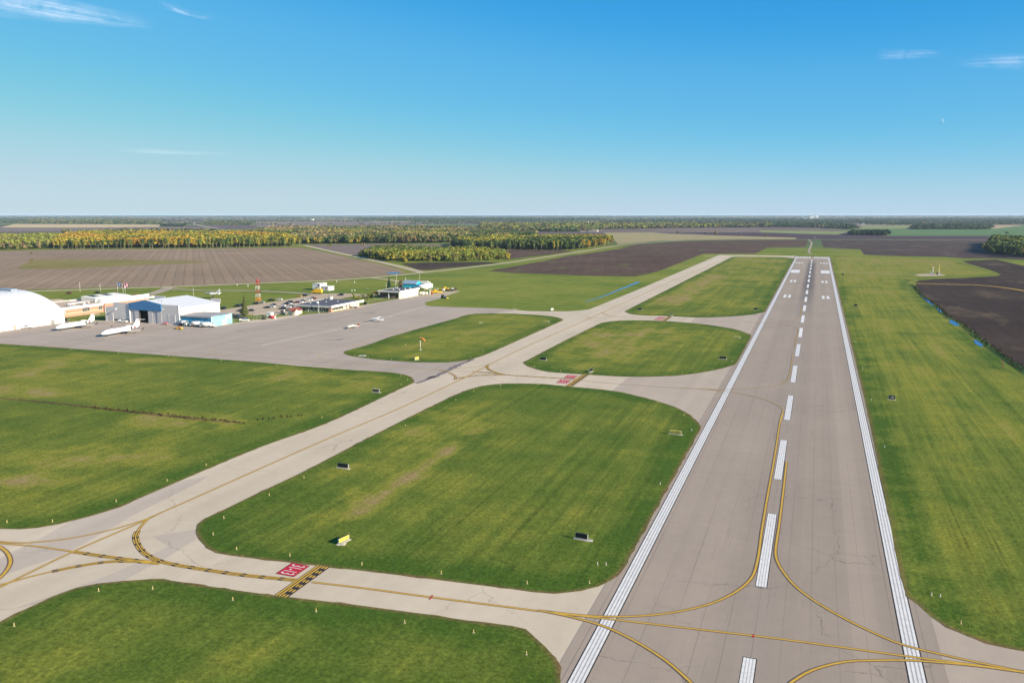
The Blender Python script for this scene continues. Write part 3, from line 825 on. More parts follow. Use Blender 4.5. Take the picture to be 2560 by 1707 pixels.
M_mud = make_grass('mud_grass', (.05, .035, .02), (.10, .07, .03), (.16, .11, .045), (.2, .14, .06), 0)
w = resample(GP([(-20, 995), (0, 995.8), (163.4, 1011.2), (299.5, 1027), (435.7, 1041.5), (520, 1050), (607, 1057.5)]), 3)
struct('ditch', strip_mesh('ditch', w, 1, .12, wfun=np.interp(np.arange(len(w)), [0, len(w) * .5, len(w) * .8, len(w)], [1.5, 1.7, 2.4, 1.2])), M_mud, 'narrow muddy ditch across the left grass field')

# ================================================================== PAINT ON THE PAVEMENT
Z1, Z2, Z3 = .066, .074, .082
def mark(parent, name, me, mat): return struct(name, me, mat, parent=parent)
# side stripes: black ground with four white lines
for x0, x1 in ((RX0, RX0 + 2.05), (RX1 - 2.05, RX1)):
    e = mark(runway, 'edge_stripe', rect_mesh('edge_stripe', x0 - .2, x1 + .2, 40, 1290, Z1), P_blk)
    mark(e, 'grey_line', rect_mesh('grey_line', x0 + .1, x1 - .1, 40, 1290, Z1 + .004), P_grey)
    w_ = (x1 - x0 - 3 * .2) / 4
    for k in range(4):
        a = x0 + k * (w_ + .2)
        mark(e, 'white_line', rect_mesh('white_line', a, a + w_, 40, 1290, Z2), P_white)
XC = -5.85
k = 0
y0 = 137.7 - 2 * 60.9
while y0 < 1225:
    y1 = y0 + 36.7
    if y1 > 40:
        e = mark(runway, 'centreline_stripe', rect_mesh('centreline_stripe', XC - 1.0, XC + 1.0, y0 - .2, y1 + .2, Z1), P_blk)
        mark(e, 'grey_line', rect_mesh('grey_line', XC - .85, XC + .85, y0 + .1, y1 - .1, Z1 + .004), P_grey)
        if y0 < 420:
            for j in range(4):
                a = XC - .9 + j * .46
                mark(e, 'white_bar', rect_mesh('white_bar', a, a + .36, y0, y1, Z2), P_white)
        else:
            mark(e, 'white_bar', rect_mesh('white_bar', XC - .9, XC + .9, y0, y1, Z2), P_white)
    y0 += 60.9
for j in range(6):
    for s in (-1, 1):
        a = XC + s * (2.4 + j * 3.25 + .9)
        mark(runway, 'threshold_bar', rect_mesh('threshold_bar', a - .95, a + .95, 1246, 1287, Z1), P_white)
for s in (-1, 1):
    a = XC + s * 15.6
    mark(runway, 'aiming_point_block', rect_mesh('aiming_point_block', a - 4.6, a + 4.6, 934, 982, Z1), P_white)
    for y, cnt in ((652, 2), (805, 2), (1113, 3)):
        for q in range(cnt):
            a = XC + s * (11.4 + q * 3.35 + .9) if cnt == 2 else XC + s * (10.8 + q * 3.35 + .9)
            mark(runway, 'touchdown_bar', rect_mesh('touchdown_bar', a - .95, a + .95, y, y + 23.5, Z1), P_white)

def taxiline(parent, pts, name='taxi_line', px=True, w=.34, border=.62, z=Z1, mat=None, step=1.5):
    p = resample(GP(pts) if px else pts, step)
    e = mark(parent, name, strip_mesh(name, p, border, z), P_brn)
    mark(e, 'yellow_line', strip_mesh('yellow_line', p, w, z + .008), mat or P_yel)
    return e
def enhanced(parent, pts, phase=0.0, z=Z1):
    """yellow line with black ground and dashed yellow on both sides"""
    p = resample(GP(pts), .8)
    e = mark(parent, 'enhanced_taxi_line', strip_mesh('enhanced_taxi_line', p, 1.22, z + .004), P_blk)
    mark(e, 'yellow_line', strip_mesh('yellow_line', p, .24, z + .012), P_yel)
    for s in (-1, 1): mark(e, 'yellow_dash', strip_mesh('yellow_dash', p, .24, z + .012, off=s * .42, dash=(2.74, .92), phase=phase), P_yel)
    return e
# near junction
taxiline(taxiway, [(660, 1167), (480, 1247.5), (395, 1285), (360, 1302), (187, 1377), (20, 1458), (-60, 1497)], z=.066)
taxiline(taxiway, [(1180, 935.5), (1000, 1020), (814, 1099), (660, 1167)])
taxiline(taxiway, [(372, 1296), (283, 1323), (178, 1345), (80, 1356), (40, 1356.5), (0, 1354), (-80, 1347)], z=.068)
taxiline(taxiway, [(-60, 1352), (0, 1358), (92, 1366), (183, 1379)], z=.070)
enhanced(taxiway, [(183, 1379), (270, 1392), (350, 1402), (400, 1408.5)], z=.068)
taxiline(taxiway, [(-60, 1474), (24, 1456), (70, 1443), (130, 1428.5)], z=.072)
enhanced(taxiway, [(130, 1428.5), (200, 1414.5), (270, 1404.5), (330, 1403), (400, 1408.5)], 1.0, z=.064)
taxiline(taxiway, [(402, 1282), (375, 1294), (356, 1312), (344, 1328)], z=.074)
enhanced(taxiway, [(344, 1328), (339, 1342), (345, 1362), (362, 1383), (386, 1397), (420, 1408), (500, 1422), (600, 1436.5), (739.5, 1450.5)], .4, z=.078)
taxiline(taxiway, [(-40, 1355), (0, 1367), (14, 1377), (24, 1392), (26, 1407), (18, 1424), (0, 1444), (-30, 1466)], border=.95, w=.5, z=.076)
taxiline(taxiway, [(780, 1455), (900, 1469), (1080, 1493), (1280, 1518.5), (1345, 1527)])
mark(taxiway, 'red_tick', strip_mesh('red_tick', resample(GP([(1074, 1499), (1082, 1488)]), .5), .25, .09), P_red)
# lines on the runway, near crossing
taxiline(runway, [(1345, 1526), (1440, 1537), (1518, 1541.5), (1600, 1540), (1690, 1530), (1780, 1508), (1845, 1476), (1880, 1443), (1893, 1405), (1899, 1370), (1904, 1330), (1919, 1240), (1937, 1140), (1951, 1050), (1958, 1028)], w=.36, border=.72, z=.090)
taxiline(runway, [(1345, 1526), (1400, 1534), (1500, 1545), (1750, 1574), (1950, 1597.5), (2272, 1641.5)], z=.094)
taxiline(runway, [(1360, 1528), (1440, 1545), (1515, 1568), (1590, 1604), (1660, 1648), (1700, 1681), (1728, 1707), (1760, 1745)], w=.36, border=.72, z=.098)
taxiline(runway, [(1966.5, 1155), (1958, 1230), (1948, 1312), (1939.5, 1370), (1940, 1393), (1953, 1422), (1990, 1467), (2050, 1511), (2130, 1556), (2200, 1589), (2265, 1614.5), (2350, 1635), (2440, 1655), (2560, 1679), (2640, 1694)], w=.36, border=.72, z=.090)
taxiline(runway, [(2270, 1641), (2320, 1648), (2420, 1660), (2560, 1680), (2640, 1692)], z=.102)
taxiline(runway, [(1960, 1722), (1980, 1705), (2030, 1676), (2110, 1655), (2200, 1651), (2275, 1651), (2370, 1658), (2460, 1667), (2560, 1681)], w=.36, border=.72, z=.106)
mark(runway, 'red_tick', strip_mesh('red_tick', resample(GP([(1883, 1594), (1884, 1586)]), .5), .25, .11), P_red)
# middle and far connectors
taxiline(taxiway, [(1450, 951), (1560, 961), (1700, 970), (1800, 974.5), (1822, 974)], w=.26, border=.5, mat=P_yelpale)
taxiline(runway, [(1700, 970), (1780, 973.2), (1822, 973.6), (1880, 970.5), (1935, 964.5), (1962, 955), (1971, 946), (1977, 920), (1982, 884)], w=.3, border=.55, z=.09, mat=P_yelpale)
taxiline(runway, [(1755, 972), (1800, 977.5), (1850, 984), (1905, 997), (1945, 1014), (1957, 1026), (1956, 1040), (1950, 1060)], w=.3, border=.55, z=.094, mat=P_yelpale)
taxiline(taxiway, [(1684, 797), (1780, 803), (1865, 806)], w=.24, border=.45, mat=P_yelpale)
taxiline(runway, [(1865, 805.6), (1920, 806), (1970, 803.5), (1992, 798), (2000, 791), (2005, 768)], w=.3, border=.55, z=.09, mat=P_yelpale)
taxiline(runway, [(1890, 806.5), (1930, 809), (1975, 815), (1994, 824), (1990, 850), (1986, 869)], w=.3, border=.55, z=.094, mat=P_yelpale)
taxiline(taxiway, [(1180, 935.5), (1222, 912), (1330, 860), (1476, 795.5), (1507, 781), (1560, 757.5), (1700, 694), (1830, 640.5)], z=.068)
for pts, ph in (([(1221, 912), (1218, 918), (1226, 926), (1245, 933), (1262, 936.5), (1330, 941.5), (1440, 949)], 0), ([(1166, 935), (1200, 928.5), (1240, 925.5), (1262, 934)], 1), ([(1135, 947), (1170, 940), (1220, 937), (1262, 936.5)], 0)):
    pass
enhanced(taxiway, [(1221, 912), (1217.5, 918), (1226, 926), (1245, 933), (1268, 937), (1330, 941.5), (1440, 948)], z=.078)
enhanced(taxiway, [(1182, 929), (1215, 931.5), (1240, 934), (1268, 937)], .5, z=.070)
enhanced(taxiway, [(1140, 947.5), (1170, 941.5), (1215, 937.5), (1268, 937)], 0, z=.066)
taxiline(taxiway, [(1182, 929), (1120, 925.5), (1060, 921.5), (900, 911.5), (700, 897), (420, 880), (0, 858), (-60, 855)], w=.26, border=.4, z=.064, mat=P_yelpale)
taxiline(taxiway, [(1222, 912), (1180, 918), (1130, 921)], w=.26, border=.5, z=.062)
taxiline(taxiway, [(1100, 925), (1128, 934), (1139, 942), (1137, 949)], border=.9, w=.34, z=.08)
taxiline(taxiway, [(1505, 782), (1515, 786.5), (1530, 790), (1560, 792), (1684, 797)], border=.9, w=.4, z=.068)
taxiline(taxiway, [(1470, 797.5), (1500, 794), (1540, 791.5)], z=.070, border=.5)
taxiline(taxiway, [(1465, 798), (1474, 794.5), (1462, 789), (1430, 786), (1330, 783), (1200, 778)], z=.066, border=.5, mat=P_yelpale)
# faint yellow guide lines on the apron
for pts in ([(525, 880), (529, 874), (545, 866), (680, 838), (820, 806), (900, 790), (990, 777)], [(1100, 928), (860, 903), (810, 897), (795, 890), (805, 884), (840, 876), (980, 833), (1110, 792), (1160, 781), (1230, 776)],
            [(880, 868), (1000, 825), (1100, 795), (1200, 778)], [(700, 866), (735, 866)], [(525, 880), (545, 888), (580, 889)]):
    mark(taxiway, 'guide_line', strip_mesh('guide_line', resample(GP(pts), 3), .3, .06), P_yelpale)
P_seal = make_gravel('pale_patch', (.42, .36, .28))
mark(taxiway, 'repair_strip', strip_mesh('repair_strip', resample(GP([(655, 863.5), (760, 841), (900, 811), (1062, 766.5)]), 6), 2.6, .058), P_seal)
# oil and tyre stains on the apron and the dark scrape across the junction
M_stain = plain('asphalt_stain', (.15, .13, .125), .9)
for pts, w_ in (([(1041, 958.5), (1062, 951), (1090, 940), (1120, 926), (1150, 911), (1185, 898)], 2.6), ([(812, 851), (840, 850), (860, 846)], 1.6), ([(590, 827), (600, 828), (612, 827.5)], 1.3), ([(910, 783.3), (925, 783), (938, 780)], 1.8), ([(1065, 947), (1078, 943), (1090, 942)], 1.5), ([(690, 803), (720, 803)], 1.0)):
    p = resample(GP(pts), 1.2)
    wv = w_ * (.25 + 1.1 * np.abs(np.sin(np.linspace(.3, 2.9, len(p)))) * (.5 + rng.random(len(p))) * .8)
    mark(taxiway, 'stain', strip_mesh('stain', p, w_, .063, wfun=wv), M_stain)

def hold_line(parent, x0, y0, y1, n=7):
    """two solid and two dashed yellow bars on a black ground, across the taxiway"""
    e = mark(parent, 'hold_line', rect_mesh('hold_line', x0 - .15, x0 + 2.5, y0, y1, .088), P_blk)
    for k in range(2): mark(e, 'solid_bar', rect_mesh('solid_bar', x0 + k * .62, x0 + k * .62 + .36, y0, y1, .096), P_yel)
    L = (y1 - y0) / (2 * n - 1)
    for k in range(2):
        for j in range(n):
            a = x0 + 1.24 + k * .62
            mark(e, 'dashed_bar', rect_mesh('dashed_bar', a, a + .36, y0 + 2 * j * L, y0 + (2 * j + 1) * L, .096), P_yel)
    return e
hold_line(taxiway, -82.3, 105.6, 118.2)
hold_line(taxiway, -85.0, 283.4, 307.2, 12)
hold_line(taxiway, -85.0, 480, 505, 12)

def text_mesh(s, w, h, name='lettering'):
    """flat letters fitted to w x h, centred"""
    cu = bpy.data.curves.new(name, 'FONT')
    cu.body = s
    cu.align_x = 'CENTER'
    o = bpy.data.objects.new(name, cu)
    COL.objects.link(o)
    bpy.context.view_layer.update()
    me = bpy.data.meshes.new_from_object(o.evaluated_get(bpy.context.evaluated_depsgraph_get()))
    bpy.data.objects.remove(o)
    bpy.data.curves.remove(cu)
    v = np.array([q.co[:] for q in me.vertices])
    lo, hi = v.min(0), v.max(0)
    for q in me.vertices:
        q.co = ((q.co.x - (lo[0] + hi[0]) / 2) / (hi[0] - lo[0]) * w, (q.co.y - (lo[1] + hi[1]) / 2) / (hi[1] - lo[1]) * h, 0)
    return me
def red_box(parent, x0, x1, y0, y1, txt):
    b_ = mark(parent, 'painted_sign', rect_mesh('painted_sign', x0 - .09, x1 + .09, y0 - .09, y1 + .09, .088), P_blk)
    mark(b_, 'red_ground', rect_mesh('red_ground', x0, x1, y0, y1, .094), P_red)
    me = text_mesh(txt, (y1 - y0) * .84, (x1 - x0) * .74)
    me.materials.append(P_white)
    o = link('lettering', me, b_)
    o.location = ((x0 + x1) / 2, (y0 + y1) / 2, .101)
    o.rotation_euler = (0, 0, -math.pi / 2)
red_box(taxiway, -87.3, -83.6, 112.7, 117.3, '31-13')
red_box(taxiway, -90.1, -86.2, 297.8, 303.7, '31-13')
red_box(taxiway, -90.1, -86.2, 288.0, 294.3, '31-13')
red_box(taxiway, -90.1, -86.2, 493.6, 500.3, '31-13')
red_box(taxiway, -90.1, -86.2, 484.6, 490.6, '31-13')

# ================================================================== BUILDINGS
def panel(name, x0, x1, y0, y1, z0, z1, mat, parent): return MB().box(x0, x1, y0, y1, z0, z1).build(name, mat, parent)

# ---- main hangar: front faces -Y, ridge runs along Y
h = thing('aircraft_hangar', 'large white hangar with a blue gable over its half open doors', 'hangar', (-366.5, 365, .03))
D = 34.5
w = MB()
w.box(-24.5, -24.2, 0.3, D, 0, 9.6).box(24.2, 24.5, .3, D, 0, 9.6).box(-24.2, 24.2, D - .3, D, 0, 9.5)
w.prism([(-24.2, 9.5), (24.2, 9.5), (0, 13.0)], D - .3, D)
w.build('wall', M_cream, h)
fw = MB()
fw.box(-24.5, -11.7, 0, .3, 0, 11.4).box(11.9, 24.5, 0, .3, 0, 11.4)
fw.prism([(-11.7, 7.6), (11.9, 7.6), (11.9, 11.2), (0, 13.0), (-11.7, 11.2)], .02, .3)
fw.build('front_wall', M_greyw, h)
rf = MB()
rf.slab([(-24.9, .35, 9.55), (0, .35, 13.15), (0, D - .35, 13.15), (-24.9, D - .35, 9.55)], .22, (-.14, 0, 1))
rf.slab([(0, .35, 13.15), (24.9, .35, 9.55), (24.9, D - .35, 9.55), (0, D - .35, 13.15)], .22, (.14, 0, 1))
roof = rf.build('roof', M_roofw, h)
for s in (-4.0, -1.5): MB().box(8 + s, 8.7 + s, 6, 6.7, 12.0, 13.1).build('roof_vent', M_steel, roof)
for x0, x1 in ((-26.6, -18.0), (18.0, 24.9)):
    panel('back_parapet', x0, x1, D + .02, D + .3, 9.4, 12.0, M_greyw, h)
g = MB().prism([(-11.9, 7.6), (12.1, 7.6), (12.1, 11.5), (0.1, 13.7), (-11.9, 11.5)], -.55, -.02)
gb = g.build('blue_gable', M_blue, h)
for i in range(21): panel('cladding_rib', -11.6 + i * 1.16, -11.52 + i * 1.16, -.60, -.55, 7.7, 11.4, M_blue, gb)
panel('gable_post', -12.0, -11.6, -.55, -.05, 0, 7.6, M_white, h)
for x0, x1, y in ((-11.5, -8.4, -.05), (-8.3, -4.9, -.3), (2.0, 5.3, -.3), (5.4, 8.6, -.05), (8.7, 11.9, -.3)):
    d = panel('sliding_door', x0, x1, y, y + .2, 0, 7.55, M_greyd, h)
    for q in range(2): panel('door_seam', x0 + (x1 - x0) * (q + 1) / 3 - .04, x0 + (x1 - x0) * (q + 1) / 3 + .04, y - .03, y, .1, 7.5, M_greyw, d)
panel('door_edge_post', -4.9, -4.5, -.3, .4, 0, 7.55, M_pole, h)
panel('hangar_floor', -24.1, 24.1, .4, D - .4, .0, .05, M_conc, h)
a = MB().prism([(-30.9, 0), (-24.52, 0), (-24.52, 9.0), (-30.9, 8.3)], 0, 17).build('annex', M_greyw, h)
for x0, x1, z1 in ((-30.0, -25.4, 4.9), (17.2, 21.6, 5.4)):
    dd = panel('rollup_door', x0, x1, -.09, -.01, 0, z1, M_greyd, h)
    panel('door_frame', x0 - .25, x0, -.14, -.01, 0, z1 + .2, M_white, dd)
    panel('door_frame', x1, x1 + .2, -.14, -.01, 0, z1 + .2, M_white, dd)
for i in range(5): panel('window', -24.2 + i * 2.5, -22.2 + i * 2.5, -.06, -.01, .5, 1.5, M_glass, h)
MB().tube((-21.3, -.3, 8.0), (-21.3, -1.5, 7.7), .16).box(-21.75, -20.85, -2.0, -1.2, 7.4, 7.9).build('floodlight', M_white, h)
MB().tube((13.6, -.0, 9.1), (13.6, -.9, 8.9), .08).box(13.4, 13.8, -1.2, -.8, 8.7, 9.0).build('floodlight', M_white, h)
panel('corner_trim', 24.5, 24.7, -.1, .5, 0, 11.4, M_white, h)
panel('corner_trim', -31.1, -30.9, -.1, .4, 0, 8.3, M_white, h)
for y in (6.8, 13.6, 20.4, 27.2): panel('wall_post', 24.5, 24.66, y, y + .25, 0, 9.3, M_greyd, h)
panel('gutter', 24.86, 25.05, .4, D - .4, 9.35, 9.6, M_white, h)

# ---- blue hangar
b = thing('blue_hangar', 'low blue hangar with a grey roof and pale blue side wall', 'hangar', (-333, 366, .03))
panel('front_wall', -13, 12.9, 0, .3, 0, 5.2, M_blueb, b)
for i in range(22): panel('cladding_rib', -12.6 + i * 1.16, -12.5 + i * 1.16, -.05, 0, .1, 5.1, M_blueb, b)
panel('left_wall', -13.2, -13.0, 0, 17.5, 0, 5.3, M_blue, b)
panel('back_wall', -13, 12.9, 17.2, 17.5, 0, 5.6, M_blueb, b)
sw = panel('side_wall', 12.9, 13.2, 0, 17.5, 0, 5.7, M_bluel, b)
for y0, y1, z0, z1 in ((9.0, 12.6, 0.1, 2.9), (12.0, 13.2, 3.2, 5.4), (14.0, 16.2, 3.2, 5.4)):
    panel('white_panel', 13.2, 13.27, y0, y1, z0, z1, M_white, sw)
panel('seam', 13.2, 13.25, .2, 17.3, 3.0, 3.1, M_greyd, sw)
panel('corner_trim', 12.9, 13.3, -.12, -.01, 0, 5.6, M_white, b)
rr = MB().slab([(-13.5, -.5, 5.2), (13.5, -.5, 5.75), (13.5, 8.7, 6.25), (-13.5, 8.7, 5.9)], .2, (0, 0, 1)).slab([(-13.5, 8.7, 5.9), (13.5, 8.7, 6.25), (13.5, 18.2, 5.9), (-13.5, 18.2, 5.5)], .2, (0, 0, 1))
rr.build('roof', M_roofg, b)
panel('fascia', -13.5, 13.5, -.62, -.5, 5.0, 5.7, M_roofg, b)

# ---- domed hangar at the left edge
d = thing('domed_hangar', 'huge white arched roof hangar cut by the left frame edge', 'hangar', (-452, 351.4, .03))
L = 120
hw, ze, zt = 37.5, 5.5, 17.8
rad = (hw * hw + (zt - ze) ** 2) / (2 * (zt - ze))
prof = []
for i in range(33):
    x = -hw + 2 * hw * i / 32
    prof.append((x, zt - rad + math.sqrt(rad * rad - x * x)))
out = [(x * 1.02, z + .35) for x, z in prof]
vs = [(x, 0.4, z) for x, z in out] + [(x, -L, z) for x, z in out]
m_ = MB()
nn = len(out)
m_.add(vs, [(i, i + 1, i + 1 + nn, i + nn) for i in range(nn - 1)], True)
m_.prism(out + prof[::-1], .0, .42)
rfo = m_.build('roof', M_roofw, d)
MB().prism([(-hw, 0), (hw, 0)] + prof[::-1], -.4, -.02).build('end_wall', M_white, d)
for sx in (-1, 1):
    wl_ = panel('side_wall', min(sx * hw, sx * (hw - .4)), max(sx * hw, sx * (hw - .4)), -L, -.02, 0, 5.6, M_white, d)
    if sx > 0:
        for i in range(16): panel('wall_post', hw, hw + .14, -4 - i * 7.2, -3.75 - i * 7.2, 0, 5.4, M_steel, wl_)
        panel('gutter', hw + .0, hw + .45, -L, -.02, 5.35, 5.75, M_greyd, d)
        panel('rollup_door', hw, hw + .1, -14.2, -7.6, 0, 4.6, M_white, d)
        panel('door', hw, hw + .1, -4.9, -3.8, 0, 2.3, M_cream, d)
        panel('door', hw, hw + .1, -33.2, -32.0, 0, 2.4, M_brick, d)
panel('ridge_vent', -6.5, 6.5, -9, -5.0, zt + .2, zt + 1.5, M_roofblue, d)
for x, y in ((10, -14), (18, -19), (-3, -20), (24, -28), (12, -40)):
    z = zt - rad + math.sqrt(rad * rad - x * x)
    MB().tube((x, y, z), (x, y, z + .9), .3, n=8).build('roof_vent', M_steel, rfo)

# ---- brick building behind
bk = thing('brick_building', 'long red brick building with white parapets and flat tan roofs', 'building', (-434, 352, .03))
panel('wall', -36, -.2, 0, 84, 0, 5.0, M_brick, bk)
panel('parapet', -.4, .25, -.2, 45, 4.6, 6.1, M_white, bk)
panel('parapet', -3.0, -2.4, 46.5, 92, 4.9, 6.2, M_white, bk)
panel('parapet', -36.2, -35.6, 0, 84, 4.9, 6.0, M_white, bk)
panel('flat_roof', -35.6, -.42, .2, 83.8, 5.02, 5.3, M_rooftan, bk)
panel('brick_pier', -2.4, -.1, 45.2, 46.4, 0, 5.9, M_brickd, bk)
panel('stone_band', -.19, -.1, 0, 45, 1.9, 2.15, M_stucco, bk)
for y0, y1 in ((8, 15.5), (29.0, 34.5), (41.5, 44.5)):
    wn_ = panel('window', -.18, -.08, y0, y1, 2.2, 4.3, M_glass, bk)
    nx = int((y1 - y0) / 1.4)
    for i in range(nx + 1): panel('mullion', -.08, -.03, y0 + (y1 - y0) * i / nx - .05, y0 + (y1 - y0) * i / nx + .05, 2.2, 4.3, M_greyw, wn_)
    for z in (2.9, 3.6): panel('mullion', -.07, -.02, y0 + .06, y1 - .06, z - .04, z + .04, M_greyw, wn_)
MB().slab([(0, 0, 2.6), (0, 9, 0.1), (14.6, 3.2, 0.1), (14.6, 0, 1.8)], .3, (0, 0, -1)).build('brick_ramp_wall', M_brick, bk)
panel('white_block', -22, -11, 2, 12, 5.3, 8.6, M_white, bk)
panel('white_block', -10.8, -7.0, 2, 11, 5.3, 8.9, M_white, bk)
sk = thing('skylight_block', 'white sloped roof block with dark skylights on the brick building', 'building', (-455, 420, .03))
MB().prism([(-9, 0), (8.5, 0), (8.5, 6.6), (2.5, 7.6), (-9, 8.4)], -13, 15).build('wall', M_cream, sk)
slp = (7.6 - 8.4) / 11.5
for y0 in (-9.5, 1.5):
    MB().slab([(-7.5, y0, 8.45 + slp * 1.5), (-1.6, y0, 8.45 + slp * 7.4), (-1.6, y0 + 4.8, 8.45 + slp * 7.4), (-7.5, y0 + 4.8, 8.45 + slp * 1.5)], .15, (.07, 0, 1)).build('skylight', M_glassb, sk)
panel('parapet', 8.5, 9.3, -13.2, 28.2, 5.4, 7.0, M_white, sk)
gb = thing('gabled_annex', 'low grey tan gabled roof behind the brick building', 'building', (-478, 392, .03))
MB().prism([(-17, 0), (17, 0), (17, 5.0), (0, 6.6), (-17, 5.0)], -14, 10).build('roof', M_rooftan, gb)
panel('fascia', -17, 17, -14.2, -14.02, 4.4, 5.0, M_white, gb)
for x, y, z in ((-439.5, 377, 5.35), (-441, 381, 5.35), (-446, 396, 5.35), (-444, 404, 5.35), (-440, 388, 5.35)):
    u = thing('rooftop_unit', {377: 'nearest white ventilation unit on the tan flat roof', 381: 'second white ventilation unit on the tan flat roof', 396: 'ventilation unit near the white parapet gap', 404: 'farthest ventilation unit on the tan flat roof', 388: 'middle small ventilation unit on the tan flat roof'}[y], 'roof unit', (x, y, z), rng.random(), 'roof units on the brick building')
    MB().box(-.9, .9, -.7, .7, 0, 1.1).build('casing', M_steel, u)
    MB().tube((0, 0, 1.1), (0, 0, 1.6), .35).build('fan_cowl', M_white, u)
ramp = thing('duct_pipe', 'long steel duct lying along the tan roof', 'duct', (-447, 390, 5.35))
MB().tube((0, -9, 1.0), (0, 8, 1.0), .6, n=10).build('duct', M_greyd, ramp)
MB().box(-1.0, 1.0, 12, 14, 0, 2.2).build('duct_box', M_greyw, ramp)

# ---- terminal
tm = thing('terminal_building', 'low terminal with a dark flat roof and white fascia facing the apron', 'building', (-308, 468, .03))
panel('wall', -13.4, 12.0, -17.5, 17.8, 0, 3.0, M_stucco, tm)
rt = panel('flat_roof', -15.0, 14.2, -19.6, 20.0, 3.05, 4.05, M_roofd, tm)
panel('fascia', 14.2, 14.5, -19.9, 20.3, 2.9, 4.35, M_white, tm)
panel('fascia', -15.0, 14.19, -19.9, -19.61, 2.9, 4.25, M_greyw, tm)
panel('fascia', -15.3, -15.01, -19.9, 20.3, 2.9, 4.25, M_greyw, tm)
panel('brick_pillar', 11.2, 13.4, -19.3, -17.6, 0, 2.95, M_brick, tm)
for i in range(7): panel('window', 12.0, 12.08, -15.5 + i * 1.9, -13.9 + i * 1.9, .7, 2.6, M_glass, tm)
for y in (1.2, 4.6): panel('door', 12.0, 12.1, y, y + 1.3, 0, 2.4, M_brickd, tm)
for y in (7.5, 12.0): panel('white_panel', 12.0, 12.07, y, y + 3.2, .3, 2.7, M_white, tm)
for i in range(8):
    panel('window', -12.6 + i * 3.0, -10.4 + i * 3.0, -17.6, -17.51, .5, 2.7, M_glass, tm)
for x in (-4.5, 3.5): panel('canopy_post', x, x + .35, -19.2, -18.9, 0, 3.0, M_white, tm)
for x, y, s in ((-5.5, -8, 1.2), (-4.0, 1, .5), (2.0, 6, .5), (-9, -10, .5)): panel('roof_unit', x, x + s, y, y + s, 4.06, 4.06 + s * .9, M_white, rt)
panel('roof_screen', -10.5, -8.9, 14.5, 17.8, 4.06, 6.1, M_greyd, rt)
mast = MB().tube((-6.5, -14, 4), (-6.5, -14, 8), .06).build('antenna', M_steel, tm)

# ---- little shed with a red roof
sh = thing('garden_shed', 'small cream shed with a red brown roof and arched door', 'shed', (-311, 427, .03))
panel('wall', -3.6, 2.0, 0, 10.5, 0, 2.3, M_stucco, sh)
MB().prism([(-3.6, 2.3), (2.0, 2.3), (-.8, 3.7)], .02, 10.4).build('gable', M_stucco, sh)
rs = MB().slab([(-4.0, -.4, 2.2), (-.8, -.4, 3.75), (-.8, 10.8, 3.75), (-4.0, 10.8, 2.2)], .15, (-.4, 0, 1)).slab([(-.8, -.4, 3.75), (2.4, -.4, 2.2), (2.4, 10.8, 2.2), (-.8, 10.8, 3.75)], .15, (.4, 0, 1)).build('roof', M_roofred, sh)
panel('door', 2.0, 2.06, 6.5, 8.6, 0, 2.1, M_white, sh)
ent = thing('entrance_gable', 'cream gabled entrance porch with an arched window beside the red roofed shed', 'porch', (-307.6, 428.5, .03), R(90))
MB().prism([(-2.0, 0), (2.0, 0), (2.0, 2.4), (0, 3.6), (-2.0, 2.4)], -.9, .9).build('wall', M_stucco, ent)
ar = [(-.7, .5)] + [(.7 * math.cos(math.pi - math.pi * i / 8), 1.7 + .7 * math.sin(math.pi * i / 8)) for i in range(9)] + [(.7, .5)]
MB().prism(ar, -.98, -.91).build('arched_window', M_greyw, ent)
MB().slab([(-2.3, -1.1, 2.3), (0, -1.1, 3.7), (0, 1.1, 3.7), (-2.3, 1.1, 2.3)], .12, (-.5, 0, 1)).slab([(0, -1.1, 3.7), (2.3, -1.1, 2.3), (2.3, 1.1, 2.3), (0, 1.1, 3.7)], .12, (.5, 0, 1)).build('roof', M_roofred, ent)
gp = thing('gate_kiosk', 'small brown kiosk with a white post left of the shed', 'kiosk', (*G(709, 783.5), .06))
panel('wall', -1.6, .6, -1, 1, 0, 2.1, M_wood, gp)
panel('white_post', .7, 1.2, -.9, -.4, 0, 2.6, M_white, gp)
panel('roof', -1.8, .8, -1.2, 1.2, 2.12, 2.3, M_greyd, gp)

# ---- garage
ga = thing('garage_building', 'flat roofed fire garage with a row of white doors', 'building', (-301.5, 555, .03))
panel('wall', -9.4, 8.2, -14.0, 15.6, 0, 5.0, M_brickd, ga)
rg = panel('flat_roof', -10.0, 8.7, -16.2, 15.9, 5.05, 5.6, M_roofd, ga)
panel('fascia', 8.7, 9.0, -16.5, 16.2, 4.5, 5.9, M_white, ga)
panel('fascia', -10.0, 8.69, -16.5, -16.21, 4.7, 5.7, M_cream, ga)
panel('fascia', -10.3, -10.01, -16.5, 16.2, 4.7, 5.7, M_cream, ga)
panel('front_panel', 8.2, 8.4, -14.0, 15.6, 0, 4.5, M_cream, ga)
for i in range(5): panel('garage_door', 8.4, 8.5, -8.6 + i * 4.9, -4.9 + i * 4.9, 0, 4.2, M_white, ga)
for i in range(5): panel('door_gap', 8.4, 8.45, -4.8 + i * 4.9, -4.1 + i * 4.9, 0, 4.2, M_pole, ga)
panel('corner_pillar', 7.6, 8.6, -16.2, -15.2, 0, 4.6, M_cream, ga)
panel('entrance_door', 8.4, 8.5, -12.2, -10.9, 0, 2.4, M_brick, ga)
for x in (-6, -2.5, 4.5): panel('window', x, x + 2.4, -14.1, -14.01, 1, 3.6, M_glass, ga)
panel('canopy_post', -1.2, -.7, -16.0, -15.6, 0, 4.7, M_white, ga)
for x, y in ((-3, -6), (1, -4), (4, 8), (-6, 6), (3, 2)): panel('roof_unit', x, x + .8, y, y + .8, 5.61, 6.3, M_cream, rg)
